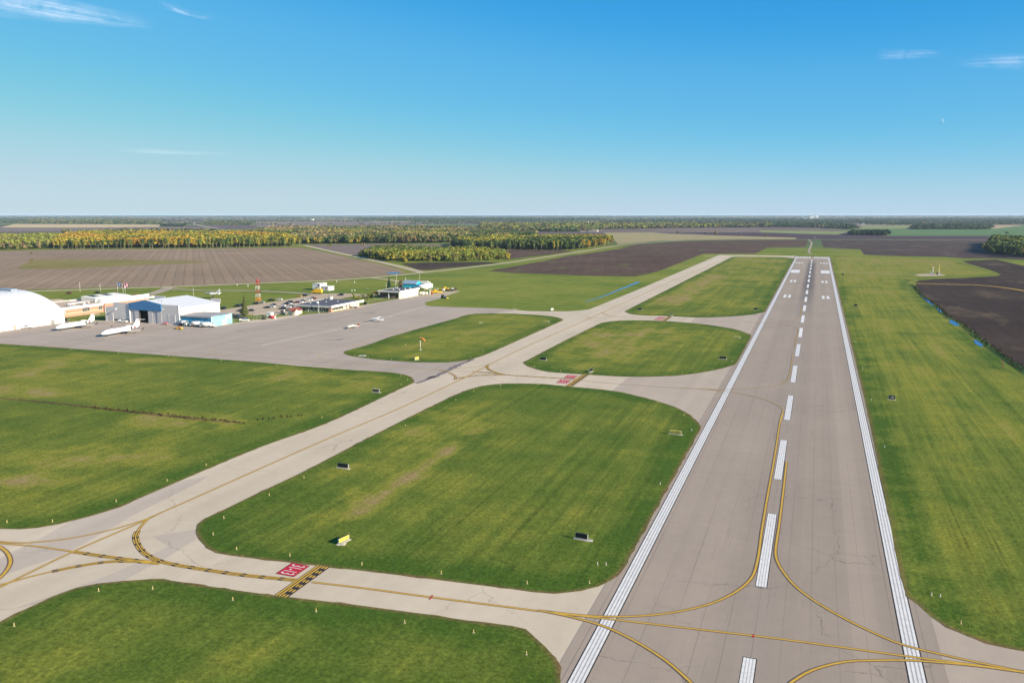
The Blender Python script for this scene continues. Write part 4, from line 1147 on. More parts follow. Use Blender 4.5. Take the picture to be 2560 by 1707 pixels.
for x, y, hh in ((-5.0, -12, 9.5), (2.0, -10, 12.5)): MB().tube((x, y, 5.6), (x, y, 5.6 + hh * .6), .07).build('antenna', M_white, ga)

# ---- white two storey block
wb = thing('white_block_building', 'small white two storey block with an outside stair on the grass', 'building', (-387, 580, .03))
panel('wall', -8.5, -1.0, -4, 6, 0, 5.4, M_white, wb)
panel('low_wing', -1.0, 7.0, -3.5, 4.5, 0, 3.2, M_white, wb)
panel('roof_slab', -8.8, -.8, -4.3, 6.3, 5.41, 5.6, M_cream, wb)
panel('roof_slab', -.79, 7.3, -3.8, 4.8, 3.21, 3.4, M_cream, wb)
for x in (.5, 3.6): panel('window', x, x + 1.5, -3.58, -3.51, .9, 2.5, M_brick, wb)
MB().slab([(-7.8, -4.9, 0), (-2.4, -4.9, 3.3), (-2.4, -4.0, 3.3), (-7.8, -4.0, 0)], .3, (0, 0, 1)).build('stair', M_pole, wb)
panel('door', -3.0, -1.8, -4.08, -4.01, 3.2, 5.0, M_brickd, wb)
panel('door', 7.0, 7.07, -1, .4, 0, 2.2, M_cream, wb)
MB().tube((-2, 3, 5.6), (-2, 3, 6.6), .35).build('roof_vent', M_steel, wb)

# ---- blue shed behind the garage
bs = thing('blue_shed', 'bright blue shed with a blue grey gabled roof', 'shed', (-329, 628, .03))
panel('wall', -6.5, 6.5, -5, 5, 0, 3.6, M_cyan, bs)
MB().prism([(-5, 3.6), (5, 3.6), (0, 6.2)], -6.4, 6.4, 'x').build('gable', M_cyan, bs)
MB().slab([(-6.9, -5.4, 3.4), (6.9, -5.4, 3.4), (6.9, 0, 6.25), (-6.9, 0, 6.25)], .18, (0, -.5, 1)).slab([(-6.9, 0, 6.25), (6.9, 0, 6.25), (6.9, 5.4, 3.4), (-6.9, 5.4, 3.4)], .18, (0, .5, 1)).build('roof', M_roofblue, bs)
panel('door', 6.5, 6.56, -1.5, 1.2, 0, 2.8, M_blueb, bs)

# ---- storage tanks
for i, (px_, py_, lab) in enumerate(((1068, 724.5, 'nearest of three white horizontal fuel tanks'), (1074, 722.5, 'middle of three white horizontal fuel tanks'), (1080, 720.8, 'farthest of three white horizontal fuel tanks'))):
    x, y = G(px_, py_)
    tk = thing('storage_tank', lab, 'tank', (x, y, .03), 0, 'white tanks beside the blue shed')
    MB().tube((-11, 0, 2.3), (0, 0, 2.3), 1.75, n=18).build('shell', M_white, tk)
    for xx in (-9, -2): MB().box(xx - .4, xx + .4, -1.4, 1.4, 0, 1.2).build('saddle', M_conc, tk)
    MB().tube((-3, 0, 4.0), (-3, 0, 4.5), .3, n=8).build('hatch', M_steel, tk)
tp = thing('tank_platform', 'white railing platform by the fuel tanks', 'platform', (*G(1084, 724), .03))
MB().box(-6, 4, -.3, .3, .9, 1.1).box(-6, -5.8, -.3, .3, 0, .9).box(3.8, 4, -.3, .3, 0, .9).build('rail', M_white, tp)

# ================================================================== TOWERS, POLES, FLAGS, FENCES
def lattice(name, label, x, y, hgt, wb_, wt, nseg, mats, group=None):
    t_ = thing(name, label, 'tower', (x, y, .05), R(12), group)
    for k in range(nseg):
        z0, z1 = hgt * k / nseg, hgt * (k + 1) / nseg
        a0, a1 = wb_ + (wt - wb_) * k / nseg, wb_ + (wt - wb_) * (k + 1) / nseg
        m = MB()
        c0 = [(-a0, -a0, z0), (a0, -a0, z0), (a0, a0, z0), (-a0, a0, z0)]
        c1 = [(-a1, -a1, z1), (a1, -a1, z1), (a1, a1, z1), (-a1, a1, z1)]
        for q in range(4):
            m.tube(c0[q], c1[q], .06, n=4)
            m.tube(c0[q], c1[(q + 1) % 4], .034, n=4)
            m.tube(c0[(q + 1) % 4], c1[q], .06, n=4)
            m.tube(c1[q], c1[(q + 1) % 4], .06, n=4)
        m.build('lattice_section', mats[k % len(mats)], t_)
    return t_
tx, ty = G(646, 754.5)
tw = lattice('radio_tower', 'red and white banded lattice beacon tower behind the parking lot', tx, ty, 14.5, 1.5, 1.0, 5, [M_orange, M_white, M_redp, M_white, M_redp])
MB().box(-1.1, 1.1, -1.1, 1.1, 14.5, 14.7).build('platform', M_redp, tw)
MB().tube((0, 0, 14.7), (0, 0, 16.4), .6, n=10).build('beacon', M_redp, tw)
MB().tube((1.9, 0, 6), (1.9, 0, 16.3), .12).build('antenna', M_pole, tw)
for px_, py_, lab, hh in ((2331.8, 686, 'left red topped lattice mast on the gravel pad', 9.5), (2347, 687.3, 'right yellow lattice mast on the gravel pad', 10.5)):
    x, y = G(px_, py_)
    t_ = lattice('guidance_mast', lab, x, y, hh, .55, .35, 6, [M_steel, M_steel, M_yelpost if px_ > 2340 else M_white, M_yelpost, M_white if px_ < 2340 else M_yelpost, M_redp if px_ < 2340 else M_yelpost], 'masts on the gravel pad')
    MB().box(-1.8, -.8, .8, 2.2, 0, 2.4).build('equipment_cabinet', M_white if px_ < 2340 else M_pole, t_)
    MB().box(1.0, 1.5, -1.2, -.6, 0, 1.4).build('junction_box', M_steel, t_)

def lamp(px_, py_, hh, mat, label, heads=2):
    x, y = G(px_, py_)
    t_ = thing('lamp_post', label, 'lamp post', (x, y, .06), 0, 'lamp posts round the terminal')
    MB().tube((0, 0, 0), (0, 0, hh), .10, .06).build('pole', mat, t_)
    for s in ((-1, 1) if heads == 2 else (1,)):
        MB().tube((0, 0, hh - .1), (s * 1.0, 0, hh + .05), .05).box(min(s * .6, s * 1.2), max(s * .6, s * 1.2), -.16, .16, hh, hh + .16).build('lamp_head', M_steel, t_)
    MB().box(-.25, .25, -.25, .25, 0, .4).build('footing', M_conc, t_)
lamp(632, 800, 9.1, M_pole, 'dark lamp post between the blue hangar and the red tank')
lamp(823, 782.3, 11.7, M_pole, 'tall dark lamp post at the corner of the terminal')
lamp(919, 761, 11.4, M_pole, 'dark lamp post beside the lawn past the terminal')
lamp(760, 748, 8.5, M_pole, 'lamp post among the parked cars behind the terminal')
lamp(797.5, 784, 7.6, M_white, 'thin white lamp post on the terminal lawn', 1)
lamp(200.5, 728.5, 8.0, M_white, 'white pole by the gravel road left of the flags', 1)
lamp(251, 727, 6.5, M_white, 'short white pole by the gravel road just left of the flags', 1)
lamp(434.5, 727, 11.5, M_pole, 'dark utility pole at the entrance road junction')
lamp(376, 742, 8.0, M_pole, 'thin dark pole beside the entrance road', 1)
lamp(484, 741, 6.6, M_white, 'white pole left of the displayed jet', 1)
lamp(1049, 706, 8.0, M_white, 'thin white pole behind the blue shed', 1)
lamp(992, 718, 12.0, M_white, 'thin white mast rising behind the garage', 1)
for i, (px_, py_, c1_, c2_, lab) in enumerate(((295, 734.5, (.02, .16, .45), (.55, .62, .8), 'flagpole with a blue and white flag'), (308.5, 738, (.42, .02, .06), (.75, .7, .72), 'short flagpole with a red and white flag'), (313.5, 737, (.55, .03, .16), (.78, .55, .62), 'flagpole with a pink red and white flag'))):
    x, y = G(px_, py_)
    fp = thing('flagpole', lab, 'flagpole', (x, y, .06), 0, 'flagpoles in front of the brick building')
    hh = (9.2, 8.6, 9.6)[i]
    MB().tube((0, 0, 0), (0, 0, hh), .09, .06).build('pole', M_white, fp)
    def cloth(a, b_, z0, z1):
        m = MB()
        n = 6
        vs = []
        for q in range(n + 1):
            t = a + (b_ - a) * q / n
            sag = -.35 * t * t * .1
            vs += [(.1 + t * .86, .25 * math.sin(t * 2.2), hh - z0 + sag - t * .12), (.1 + t * .86, .25 * math.sin(t * 2.2 + .2), hh - z1 + sag - t * .12)]
        return m.add(vs, [(2 * q, 2 * q + 1, 2 * q + 3, 2 * q + 2) for q in range(n)], True)
    ma, mb_ = flat(f'flag_main_{i}', c1_, rough=.8), flat(f'flag_field_{i}', c2_, rough=.8)
    fl = cloth(0, 1.2 if i else 4.0, .25, 2.5).build('flag', ma, fp)
    if i:
        cloth(1.2, 3.0, .25, 2.5).build('flag_field', mb_, fl)
        cloth(3.0, 4.0, .25, 2.5).build('flag_band', ma, fl)
        cloth(1.8, 2.4, .8, 1.9).build('flag_emblem', ma, fl).location.y = -.04
    else:
        cloth(1.0, 2.8, .7, 1.6).build('flag_emblem', mb_, fl).location.y = -.04

def fence(pts, label, hgt=2.0, step=3.0, z=.06, mat=None):
    P = resample(GP(pts), step)
    o = thing('chainlink_fence', label, 'fence', (*P[0], z), 0, None)
    p0 = P[0]
    m = MB()
    for q in P: MB().tube((*(q - p0), 0), (*(q - p0), hgt), .05, n=5).build('post', mat or M_steel, o)
    for zz in (.1, hgt * .5, hgt - .03):
        m = MB()
        for a, b_ in zip(P[:-1], P[1:]): m.tube((*(a - p0), zz), (*(b_ - p0), zz), .03, n=4)
        m.build('rail', mat or M_steel, o)
    return o
fence([(583, 806), (600, 803), (632, 800), (662, 795.5), (690, 793)], 'chain link fence between the blue hangar and the red tank')
fence([(765, 783.5), (795, 781), (823, 779)], 'chain link fence along the terminal lawn')
fence([(916, 759), (928, 756.5), (944, 753)], 'white railed fence beside the dark lamp post')
fence([(944, 753.5), (960, 750), (985, 748.5)], 'chain link fence in front of the garage')
fence([(175, 797), (200, 794), (230, 791), (258, 788)], 'thin wire fence across the lawn by the brick building')

# ---- windsock
wx, wy = G(1051.3, 875.6)
ws = thing('windsock', 'orange windsock drooping from a white pole on the grass island', 'windsock', (wx, wy, .09), R(-20))
MB().tube((0, 0, 0), (0, 0, 6.3), .12, .07, 8).build('pole', M_white, ws)
MB().box(-.5, .5, -.5, .5, -.02, .12).build('footing', M_conc, ws)
ring, vs = [], []
for k in range(9):
    t = k / 8
    c = Vector((.15 + 3.2 * t, 0, 5.55 + .12 * math.sin(t * 2.5) - 1.15 * max(0, t - .35) ** 1.5 * 1.6))
    r = .52 - .30 * t
    for i in range(10):
        a = 2 * math.pi * i / 10
        vs.append((c.x + .25 * math.cos(a) * t * r, c.y + r * math.sin(a), c.z + r * math.cos(a)))
MB().add(vs, [(k * 10 + i, k * 10 + (i + 1) % 10, (k + 1) * 10 + (i + 1) % 10, (k + 1) * 10 + i) for k in range(8) for i in range(10)], True).build('sock', M_orange, ws)
MB().tube((.0, -.5, 5.55), (0, .5, 5.55), .04).tube((0, 0, 5.0), (.15, 0, 5.05), .04).build('frame', M_steel, ws)

# ================================================================== AIRCRAFT
def jet(label, x, y, rot):
    """twin engine T-tail jet, nose towards -Y, origin under the nose gear"""
    t = thing('jet_airliner', label, 'airplane', (x, y, .05), rot, 'white jets parked in front of the hangars')
    f = MB().loft([((0, -3.2, 1.75), .06, .06), ((0, -2.9, 1.8), .42, .38), ((0, -2.0, 1.95), .85, .8), ((0, -.8, 2.1), 1.18, 1.12), ((0, .8, 2.25), 1.34, 1.34), ((0, 14, 2.25), 1.34, 1.34), ((0, 17.5, 2.45), 1.2, 1.15), ((0, 20.5, 2.8), .75, .75), ((0, 23.0, 3.15), .22, .25)], 16)
    fu = f.build('fuselage', M_white, t)
    MB().loft([((0, -1.66, 2.5), .62, .10), ((0, -1.0, 2.86), .86, .16), ((0, -.55, 3.0), .80, .14)], 12).build('cockpit_window', M_glass, fu)
    for s in (-1, 1):
        w = MB().add([(s * .8, 8.2, 1.5), (s * .8, 12.6, 1.45), (s * 10.4, 14.4, 2.15), (s * 10.4, 12.9, 2.2), (s * .8, 8.6, 1.75), (s * .8, 12.4, 1.55), (s * 10.4, 14.35, 2.22), (s * 10.4, 12.95, 2.3)],
                     [(0, 1, 2, 3), (4, 7, 6, 5), (0, 3, 7, 4), (1, 5, 6, 2), (2, 6, 7, 3), (0, 4, 5, 1)]).build('wing', M_white, t)
        MB().add([(s * 10.4, 12.9, 2.15), (s * 10.4, 14.4, 2.15), (s * 11.0, 15.1, 3.5), (s * 11.0, 14.3, 3.5), (s * 10.5, 12.95, 2.15), (s * 10.5, 14.35, 2.15), (s * 11.08, 15.1, 3.5), (s * 11.08, 14.35, 3.5)],
                 [(0, 1, 2, 3), (4, 7, 6, 5), (0, 3, 7, 4), (1, 5, 6, 2), (2, 6, 7, 3), (0, 4, 5, 1)]).build('winglet', M_pole, w)
        e = MB().loft([((s * 2.05, 15.2, 2.95), .72, .72), ((s * 2.05, 15.6, 2.95), .80, .80), ((s * 2.05, 17.6, 2.95), .78, .78), ((s * 2.05, 19.2, 2.95), .5, .5)], 14).build('engine', M_white, t)
        MB().tube((s * 2.05, 15.18, 2.95), (s * 2.05, 15.22, 2.95), .6, n=14).build('intake', M_black, e)
        MB().box(min(s * 1.1, s * 1.5), max(s * 1.1, s * 1.5), 16, 18.4, 2.8, 3.0).build('pylon', M_white, e)
        n_ = 16
        c = [(s * 2.86, 16.75 + .62 * math.cos(2 * math.pi * i / n_), 2.98 + .62 * math.sin(2 * math.pi * i / n_)) for i in range(n_)]
        MB().slab(c, .02, (s, 0, 0)).build('emblem', M_maroon, e)
        MB().add([(s * 0.1, 21.2, 6.35), (s * .1, 23.4, 6.3), (s * 3.1, 24.2, 6.25), (s * 3.1, 23.2, 6.3), (s * .1, 21.3, 6.5), (s * .1, 23.3, 6.4), (s * 3.1, 24.15, 6.33), (s * 3.1, 23.25, 6.38)],
                 [(0, 1, 2, 3), (4, 7, 6, 5), (0, 3, 7, 4), (1, 5, 6, 2), (2, 6, 7, 3), (0, 4, 5, 1)]).build('tailplane', M_white, t)
        MB().tube((s * 1.7, 11.5, .4), (s * 1.6, 11.5, 1.7), .1).build('gear_leg', M_steel, t)
        for q in (-.2, .2): MB().tube((s * 1.7 + q - .1, 11.5, .4), (s * 1.7 + q + .1, 11.5, .4), .4, n=12).build('wheel', M_rubber, t)
    fin = MB().prism([(16.8, 3.4), (18.4, 3.5), (20.9, 6.3), (23.3, 6.4), (22.6, 3.0), (20.5, 2.8)], -.14, .14, 'x').build('fin', M_white, t)
    MB().box(-.2, .2, 20.3, 21.0, 4.1, 4.5).build('tail_mark', M_black, fin)
    MB().loft([((0, 20.6, 6.42), .05, .05), ((0, 21.3, 6.42), .25, .2), ((0, 23.6, 6.4), .1, .08)], 8).build('tail_bullet', M_white, fin)
    MB().tube((0, 0, .35), (0, .15, 1.4), .09).build('gear_leg', M_steel, t)
    for q in (-.2, .2): MB().tube((q - .08, 0, .3), (q + .08, 0, .3), .3, n=12).build('wheel', M_rubber, t)
    MB().prism([(4.4, 3.5), (4.9, 3.5), (4.8, 4.05), (4.6, 4.05)], -.03, .03, 'x').build('blade_antenna', M_black, fu)
    return t
jet('white T-tail jet nearest the main hangar with its nose to the camera', -345.6, 316.7, R(1))
jet('white T-tail jet parked in front of the domed hangar', -386.9, 324.6, R(1))

def light_plane(label, x, y, rot, high, mat, tailmat, wingmat):
    t = thing('light_airplane', label, 'airplane', (x, y, .05), rot, None)
    MB().loft([((0, -2.2, 1.1), .25, .25), ((0, -1.9, 1.1), .45, .42), ((0, -.9, 1.2), .56, .55), ((0, .2, 1.45), .58, .72), ((0, 1.5, 1.35), .5, .55), ((0, 3.4, 1.25), .25, .3), ((0, 5.0, 1.25), .08, .12)], 12).build('fuselage', mat, t)
    MB().loft([((0, -.7, 1.75), .46, .1), ((0, .1, 1.98), .5, .2), ((0, 1.2, 1.8), .4, .1)], 10).build('canopy_glass', M_glass, t)
    z = 2.15 if high else .85
    for s in (-1, 1):
        MB().add([(s * .3, -.7, z), (s * .3, .9, z), (s * 5.2, .75, z + .25), (s * 5.2, -.4, z + .25), (s * .3, -.7, z + .16), (s * .3, .9, z + .08), (s * 5.2, .75, z + .31), (s * 5.2, -.4, z + .36)],
                 [(0, 1, 2, 3), (4, 7, 6, 5), (0, 3, 7, 4), (1, 5, 6, 2), (2, 6, 7, 3), (0, 4, 5, 1)]).build('wing', wingmat, t)
        MB().box(min(s * .1, s * 1.6), max(s * .1, s * 1.6), 4.1, 4.9, 1.3, 1.36).build('tailplane', wingmat, t)
        if high: MB().tube((s * .5, .1, .9), (s * 2.4, .1, 2.2), .04).build('strut', M_steel, t)
        MB().tube((s * 1.15, .5, .2), (s * .4, .4, .9), .06).build('gear_leg', M_steel, t)
        MB().tube((s * 1.2 - .08, .5, .22), (s * 1.2 + .08, .5, .22), .22, n=10).build('wheel', M_rubber, t)
    MB().prism([(3.7, 1.3), (4.4, 2.6), (5.1, 2.65), (5.2, 1.2)], -.05, .05, 'x').build('fin', tailmat, t)
    MB().tube((0, -1.6, .2), (0, -1.5, .9), .05).tube((-.06, -1.6, .2), (.06, -1.6, .2), .2, n=10).build('nose_wheel', M_rubber, t)
    MB().tube((0, -2.4, 1.1), (0, -2.2, 1.1), .12).box(-.9, .9, -2.36, -2.3, 1.04, 1.16).build('propeller', M_black, t)
    return t
light_plane('small low wing plane with a rusty red tail on the apron', *G(876, 820.5), R(-74), False, M_cream, flat('rust_tail', (.30, .07, .03)), M_cream)
light_plane('small white high wing plane with a maroon stripe on the apron', *G(940, 804.5), R(-92), True, M_white, M_white, M_white)

mx, my = G(533, 746)
mo = thing('jet_monument', 'white fighter jet displayed on a dark pole on the lawn', 'monument', (mx, my, .06), R(88))
mo.scale = (1.15, 1.15, 1.0)
MB().tube((0, 0, 0), (0, 0, 3.1), .35, .25, 8).build('pedestal', M_pole, mo)
# nose towards local +Y ... tail towards -Y
MB().loft([((0, 7.6, 3.5), .05, .05), ((0, 6.4, 3.55), .32, .3), ((0, 4.2, 3.75), .6, .6), ((0, 1.5, 3.8), .78, .78), ((0, -2.5, 3.75), .75, .75), ((0, -5.6, 3.7), .5, .5)], 14).build('fuselage', M_white, mo)
MB().loft([((0, 4.6, 4.2), .1, .05), ((0, 3.8, 4.35), .38, .3), ((0, 2.4, 4.5), .35, .2), ((0, 1.4, 4.5), .15, .08)], 10).build('canopy', M_glass, mo)
for s in (-1, 1):
    MB().add([(s * .5, 2.6, 3.4), (s * .5, -2.8, 3.4), (s * 4.0, -2.6, 3.4), (s * 4.0, -1.6, 3.4), (s * .5, 2.6, 3.6), (s * .5, -2.8, 3.5), (s * 4.0, -2.6, 3.45), (s * 4.0, -1.6, 3.5)], [(0, 1, 2, 3), (4, 7, 6, 5), (0, 3, 7, 4), (1, 5, 6, 2), (2, 6, 7, 3), (0, 4, 5, 1)]).build('wing', M_white, mo)
    MB().box(min(s * .2, s * 1.9), max(s * .2, s * 1.9), -5.9, -4.7, 4.2, 4.3).build('tailplane', M_white, mo)
    c = [(s * .79, 3.2 + .4 * math.cos(i * .7854), 3.85 + .4 * math.sin(i * .7854)) for i in range(8)]
    MB().slab(c, .03, (s, 0, 0)).build('roundel', M_blue, mo)
fn = MB().prism([(-2.4, 4.3), (-5.0, 7.2), (-5.9, 7.3), (-6.0, 4.0), (-4.5, 3.8)], -.12, .12, 'x').build('fin', M_white, mo)
MB().prism([(-4.2, 4.9), (-5.6, 4.9), (-4.9, 4.3)], -.15, .15, 'x').build('tail_mark', M_black, fn)

# ================================================================== VEHICLES  (nose towards -X, origin on the ground at the centre)
CAR = {}
def car_meshes(kind):
    if kind in CAR: return CAR[kind]
    L, W = {'sedan': (4.7, 1.8), 'suv': (4.8, 1.9), 'pickup': (5.6, 1.95)}[kind]
    b, c = MB(), MB()
    if kind == 'sedan':
        b.prism([(-L/2, .35), (-L/2, .72), (-L/2 + .25, .84), (-.95, .93), (1.55, .97), (L/2 - .1, .93), (L/2, .6), (L/2, .35)], -W/2, W/2)
        c.add([(-1.1, -.84, .92), (1.75, -.84, .95), (1.15, -.66, 1.42), (-.35, -.66, 1.42), (-1.1, .84, .92), (1.75, .84, .95), (1.15, .66, 1.42), (-.35, .66, 1.42)], [(0, 1, 2, 3), (4, 7, 6, 5), (0, 3, 7, 4), (1, 5, 6, 2)])
        roof = MB().tbox(-.42, 1.22, -.69, .69, 1.40, 1.46, .1, .1)
    elif kind == 'suv':
        b.prism([(-L/2, .4), (-L/2, .85), (-L/2 + .25, 1.0), (-1.0, 1.08), (L/2 - .05, 1.1), (L/2, .9), (L/2, .4)], -W/2, W/2)
        c.add([(-1.1, -.9, 1.07), (2.3, -.9, 1.09), (2.0, -.74, 1.70), (-.35, -.74, 1.70), (-1.1, .9, 1.07), (2.3, .9, 1.09), (2.0, .74, 1.70), (-.35, .74, 1.70)], [(0, 1, 2, 3), (4, 7, 6, 5), (0, 3, 7, 4), (1, 5, 6, 2)])
        roof = MB().tbox(-.45, 2.06, -.78, .78, 1.68, 1.76, .1, .1)
    else:
        b.prism([(-L/2, .45), (-L/2, .95), (-L/2 + .2, 1.08), (-1.3, 1.15), (.75, 1.15), (.75, 1.1), (L/2, 1.1), (L/2, .5)], -W/2, W/2)
        b.box(.8, L/2, -W/2, -W/2 + .1, 1.1, 1.35).box(.8, L/2, W/2 - .1, W/2, 1.1, 1.35).box(L/2 - .1, L/2, -W/2 + .1, W/2 - .1, 1.1, 1.35)
        c.add([(-1.35, -.88, 1.14), (.75, -.88, 1.14), (.55, -.72, 1.78), (-.7, -.72, 1.78), (-1.35, .88, 1.14), (.75, .88, 1.14), (.55, .72, 1.78), (-.7, .72, 1.78)], [(0, 1, 2, 3), (4, 7, 6, 5), (0, 3, 7, 4), (1, 5, 6, 2)])
        roof = MB().tbox(-.78, .62, -.76, .76, 1.76, 1.84, .08, .08)
    wheels = [(x, y) for x in (-L * .31, L * .31) for y in (-W/2 + .08, W/2 - .08)]
    wm = MB().tube((0, -.11, 0), (0, .11, 0), .33, n=12)
    CAR[kind] = (b.mesh('body'), c.mesh('windows'), roof.mesh('car_roof'), wm.mesh('wheel'), wheels, L, W)
    for me, mt in zip(CAR[kind][:4], (M_white, M_glass, M_white, M_rubber)): me.materials.append(mt)
    lm = MB().box(-.03, .03, -.16, .16, -.08, .08).mesh('headlight'); lm.materials.append(M_white)
    CAR[kind] = CAR[kind] + (lm,)
    return CAR[kind]
PAINTS = {k: plain('car_' + k, c, .25, .1, .05, 1, .6) for k, c in dict(black=(.012, .013, .016), navy=(.02, .03, .07), grey=(.10, .105, .11), silver=(.40, .41, .43), white=(.75, .75, .74), maroon=(.12, .012, .022), yellow=(.55, .33, .03), red=(.4, .03, .02)).items()}
def car(kind, colour, px_, py_, label, rot=0.0, group='cars in the parking lot'):
    b, c, r_, wmesh, wheels, L, W, lm = car_meshes(kind)
    x, y = G(px_, py_)
    t = thing('parked_car', label, {'sedan': 'car', 'suv': 'car', 'pickup': 'pickup truck'}[kind], (x, y, .075), R(rot), group)
    for nm, me in (('body', b), ('car_roof', r_)):
        o = link(nm, me, t)
        o.material_slots[0].link = 'OBJECT'
        o.material_slots[0].material = PAINTS[colour]
    link('windows', c, t)
    for wx_, wy_ in wheels: link('wheel', wmesh, t, (wx_, wy_, .33))
    for yy in (-.6, .6): link('headlight', lm, t, (-L/2, yy, .7))
    return t
for a in [('suv', 'black', 556.5, 773, 'black car alone next to the back corner of the white hangar', 4), ('suv', 'black', 594, 767, 'black car at the lot edge just left of the spruce', 3), ('suv', 'navy', 605, 765, 'dark blue car half hidden behind the spruce top', 3),
          ('sedan', 'black', 639.5, 760.5, 'black sedan right below the radio tower', 3), ('sedan', 'silver', 653.7, 758, 'silver car just right of the radio tower foot', 3), ('pickup', 'black', 677.5, 753, 'black pickup at the grass edge of the lot', 6),
          ('sedan', 'white', 698, 750.5, 'white sedan at the grass edge right of the black pickup', 6), ('sedan', 'grey', 600, 778.5, 'grey sedan below left of the spruce', 2), ('sedan', 'black', 608, 780.5, 'dark sedan right in front of the spruce trunk', 2),
          ('sedan', 'black', 627, 778, 'dark sedan just right of the spruce', 2), ('sedan', 'black', 667.5, 770.5, 'black sedan nearest in the middle group of three', 3), ('sedan', 'white', 679.5, 768.5, 'car with a bright white front in the middle group', 3), ('sedan', 'grey', 684, 764, 'dark grey sedan farthest in the middle group of three', 3),
          ('sedan', 'white', 706, 765.5, 'pale sedan left of the car cluster behind the shed', 5), ('suv', 'black', 706, 773.5, 'black car right behind the red roofed shed', 5), ('sedan', 'black', 713.6, 762, 'black sedan in the middle of the car cluster', 5),
          ('sedan', 'white', 721.8, 761.5, 'white sedan in the middle of the car cluster', 5), ('suv', 'black', 724, 757.5, 'dark car farthest back in the car cluster', 5), ('sedan', 'white', 720.4, 769.5, 'white sedan nearest in the car cluster', 5), ('sedan', 'black', 728.6, 767.5, 'black sedan at the right end of the car cluster', 5),
          ('sedan', 'maroon', 742, 758, 'maroon sedan left of the terminal roof', 8), ('sedan', 'white', 750, 756.5, 'white car touching the maroon sedan', 8), ('sedan', 'black', 755, 754, 'dark sedan behind the maroon sedan', 8), ('sedan', 'white', 766.5, 752.3, 'white sedan behind the terminal roof edge', 8), ('suv', 'white', 773.5, 751.2, 'white car beside the maroon pickup', 8),
          ('pickup', 'maroon', 781.6, 748.2, 'maroon pickup behind the terminal', 8), ('sedan', 'yellow', 747.6, 742, 'orange yellow car at the grass edge near the box truck', 5), ('suv', 'black', 761, 740.5, 'black car between the orange car and the box truck', 5), ('suv', 'black', 851.5, 739, 'lone black car on the drive behind the terminal', 3),
          ('sedan', 'navy', 608.5, 797, 'navy car behind the fence by the blue hangar', 10), ('sedan', 'navy', 594, 797, 'navy car touching the blue hangar corner', 10), ('suv', 'black', 586.5, 793, 'black car behind the blue hangar corner', 10)]:
    kind, colour, px_, py_, lab, rot = a
    car(kind, colour, px_, py_, lab, rot)
car('pickup', 'white', 611, 803.5, 'white pickup parked on the apron beside the fence', 200, 'pickups on the apron')
car('pickup', 'white', 67, 820.5, 'white pickup parked at the domed hangar wall', 75, 'pickups on the apron')
car('pickup', 'white', 308, 806, 'small white pickup at the low windows of the main hangar', 185, 'pickups on the apron')
car('sedan', 'black', 243, 733, 'black car on the road behind the skylights', 5, 'cars on the road')
car('sedan', 'maroon', 172, 734.5, 'dark red car behind the gabled annex', 5, 'cars on the road')

def wheelset(t, pos, r=.5, w=.3):
    for x, y in pos: MB().tube((x, y - w/2, r), (x, y + w/2, r), r, n=12).build('wheel', M_rubber, t)
def tanker(px_, py_, label, rot, chassis):
    t = thing('fuel_truck', label, 'truck', (*G(px_, py_), .06), R(rot), 'fuel trucks by the blue hangar')
    MB().box(-3.9, 3.9, -.45, .45, .7, 1.0).build('chassis', chassis, t)
    MB().loft([((0, -1.7, 0), .9, .9)], 4)
    m = MB().tube((-1.4, 0, 1.95), (3.8, 0, 1.95), 1.0, n=16)
    tk = m.build('tank', M_white, t)
    MB().box(-.6, 3.2, -.35, .35, 2.93, 3.1).build('catwalk', M_steel, tk)
    cb = MB().prism([(-3.9, .8), (-3.9, 1.7), (-3.0, 1.85), (-2.6, 2.7), (-1.6, 2.75), (-1.6, .8)], -1.1, 1.1).build('cab', M_white, t)
    MB().slab([(-3.0, -1.0, 1.9), (-2.66, -1.0, 2.6), (-2.66, 1.0, 2.6), (-3.0, 1.0, 1.9)], .05, (-1, 0, .5)).build('windscreen', M_glass, cb)
    for yy in (-.7, .7): MB().box(-3.95, -3.88, yy - .2, yy + .2, 1.0, 1.3).build('headlight', M_steel, cb)
    wheelset(t, [(x, y) for x in (-3.0, 2.2, 3.2) for y in (-.95, .95)])
    MB().box(3.8, 4.1, -1, 1, .6, 1.6).build('hose_cabinet', M_steel, t)
    return t
tanker(460, 814.5, 'white tanker truck with dark skirts left of the others', 165, M_black)
tanker(494, 816.5, 'white and steel tanker truck in the middle by the blue wall', 200, M_steel)
tanker(519, 818.5, 'white tanker truck nearest the pale blue wall', 205, M_steel)
t = thing('tow_tractor', 'yellow flat tow tractor standing left of the tankers', 'tractor', (*G(447, 823), .06), R(185))
MB().prism([(-2.2, .35), (-2.2, .9), (-.6, 1.0), (2.3, .75), (2.3, .35)], -.85, .85).build('body', M_yel, t)
MB().box(-.5, .2, -.5, .5, 1.0, 1.55).build('seat', M_maroon, t)
MB().tube((-.8, 0, 1.0), (-.6, 0, 1.5), .04).build('steering_column', M_black, t)
wheelset(t, [(x, y) for x in (-1.5, 1.5) for y in (-.85, .85)], .4)
t = thing('covered_cart', 'low cart with pink covers at the right hangar bay', 'cart', (*G(414, 812), .06), R(0))
MB().box(-2, 2, -.8, .8, .5, .7).build('bed', M_steel, t)
for x in (-1.1, .7): MB().tbox(x - .8, x + .8, -.7, .7, .7, 1.4, .3, .3).build('cover', M_pink, t)
wheelset(t, [(x, y) for x in (-1.4, 1.4) for y in (-.7, .7)], .25, .15)
t = thing('box_truck', 'yellow box truck parked beyond the car lot', 'truck', (*G(795, 734.5), .07), R(4))
MB().box(-3.0, 3.6, -1.2, 1.2, 1.0, 3.9).build('cargo_box', M_yel, t)
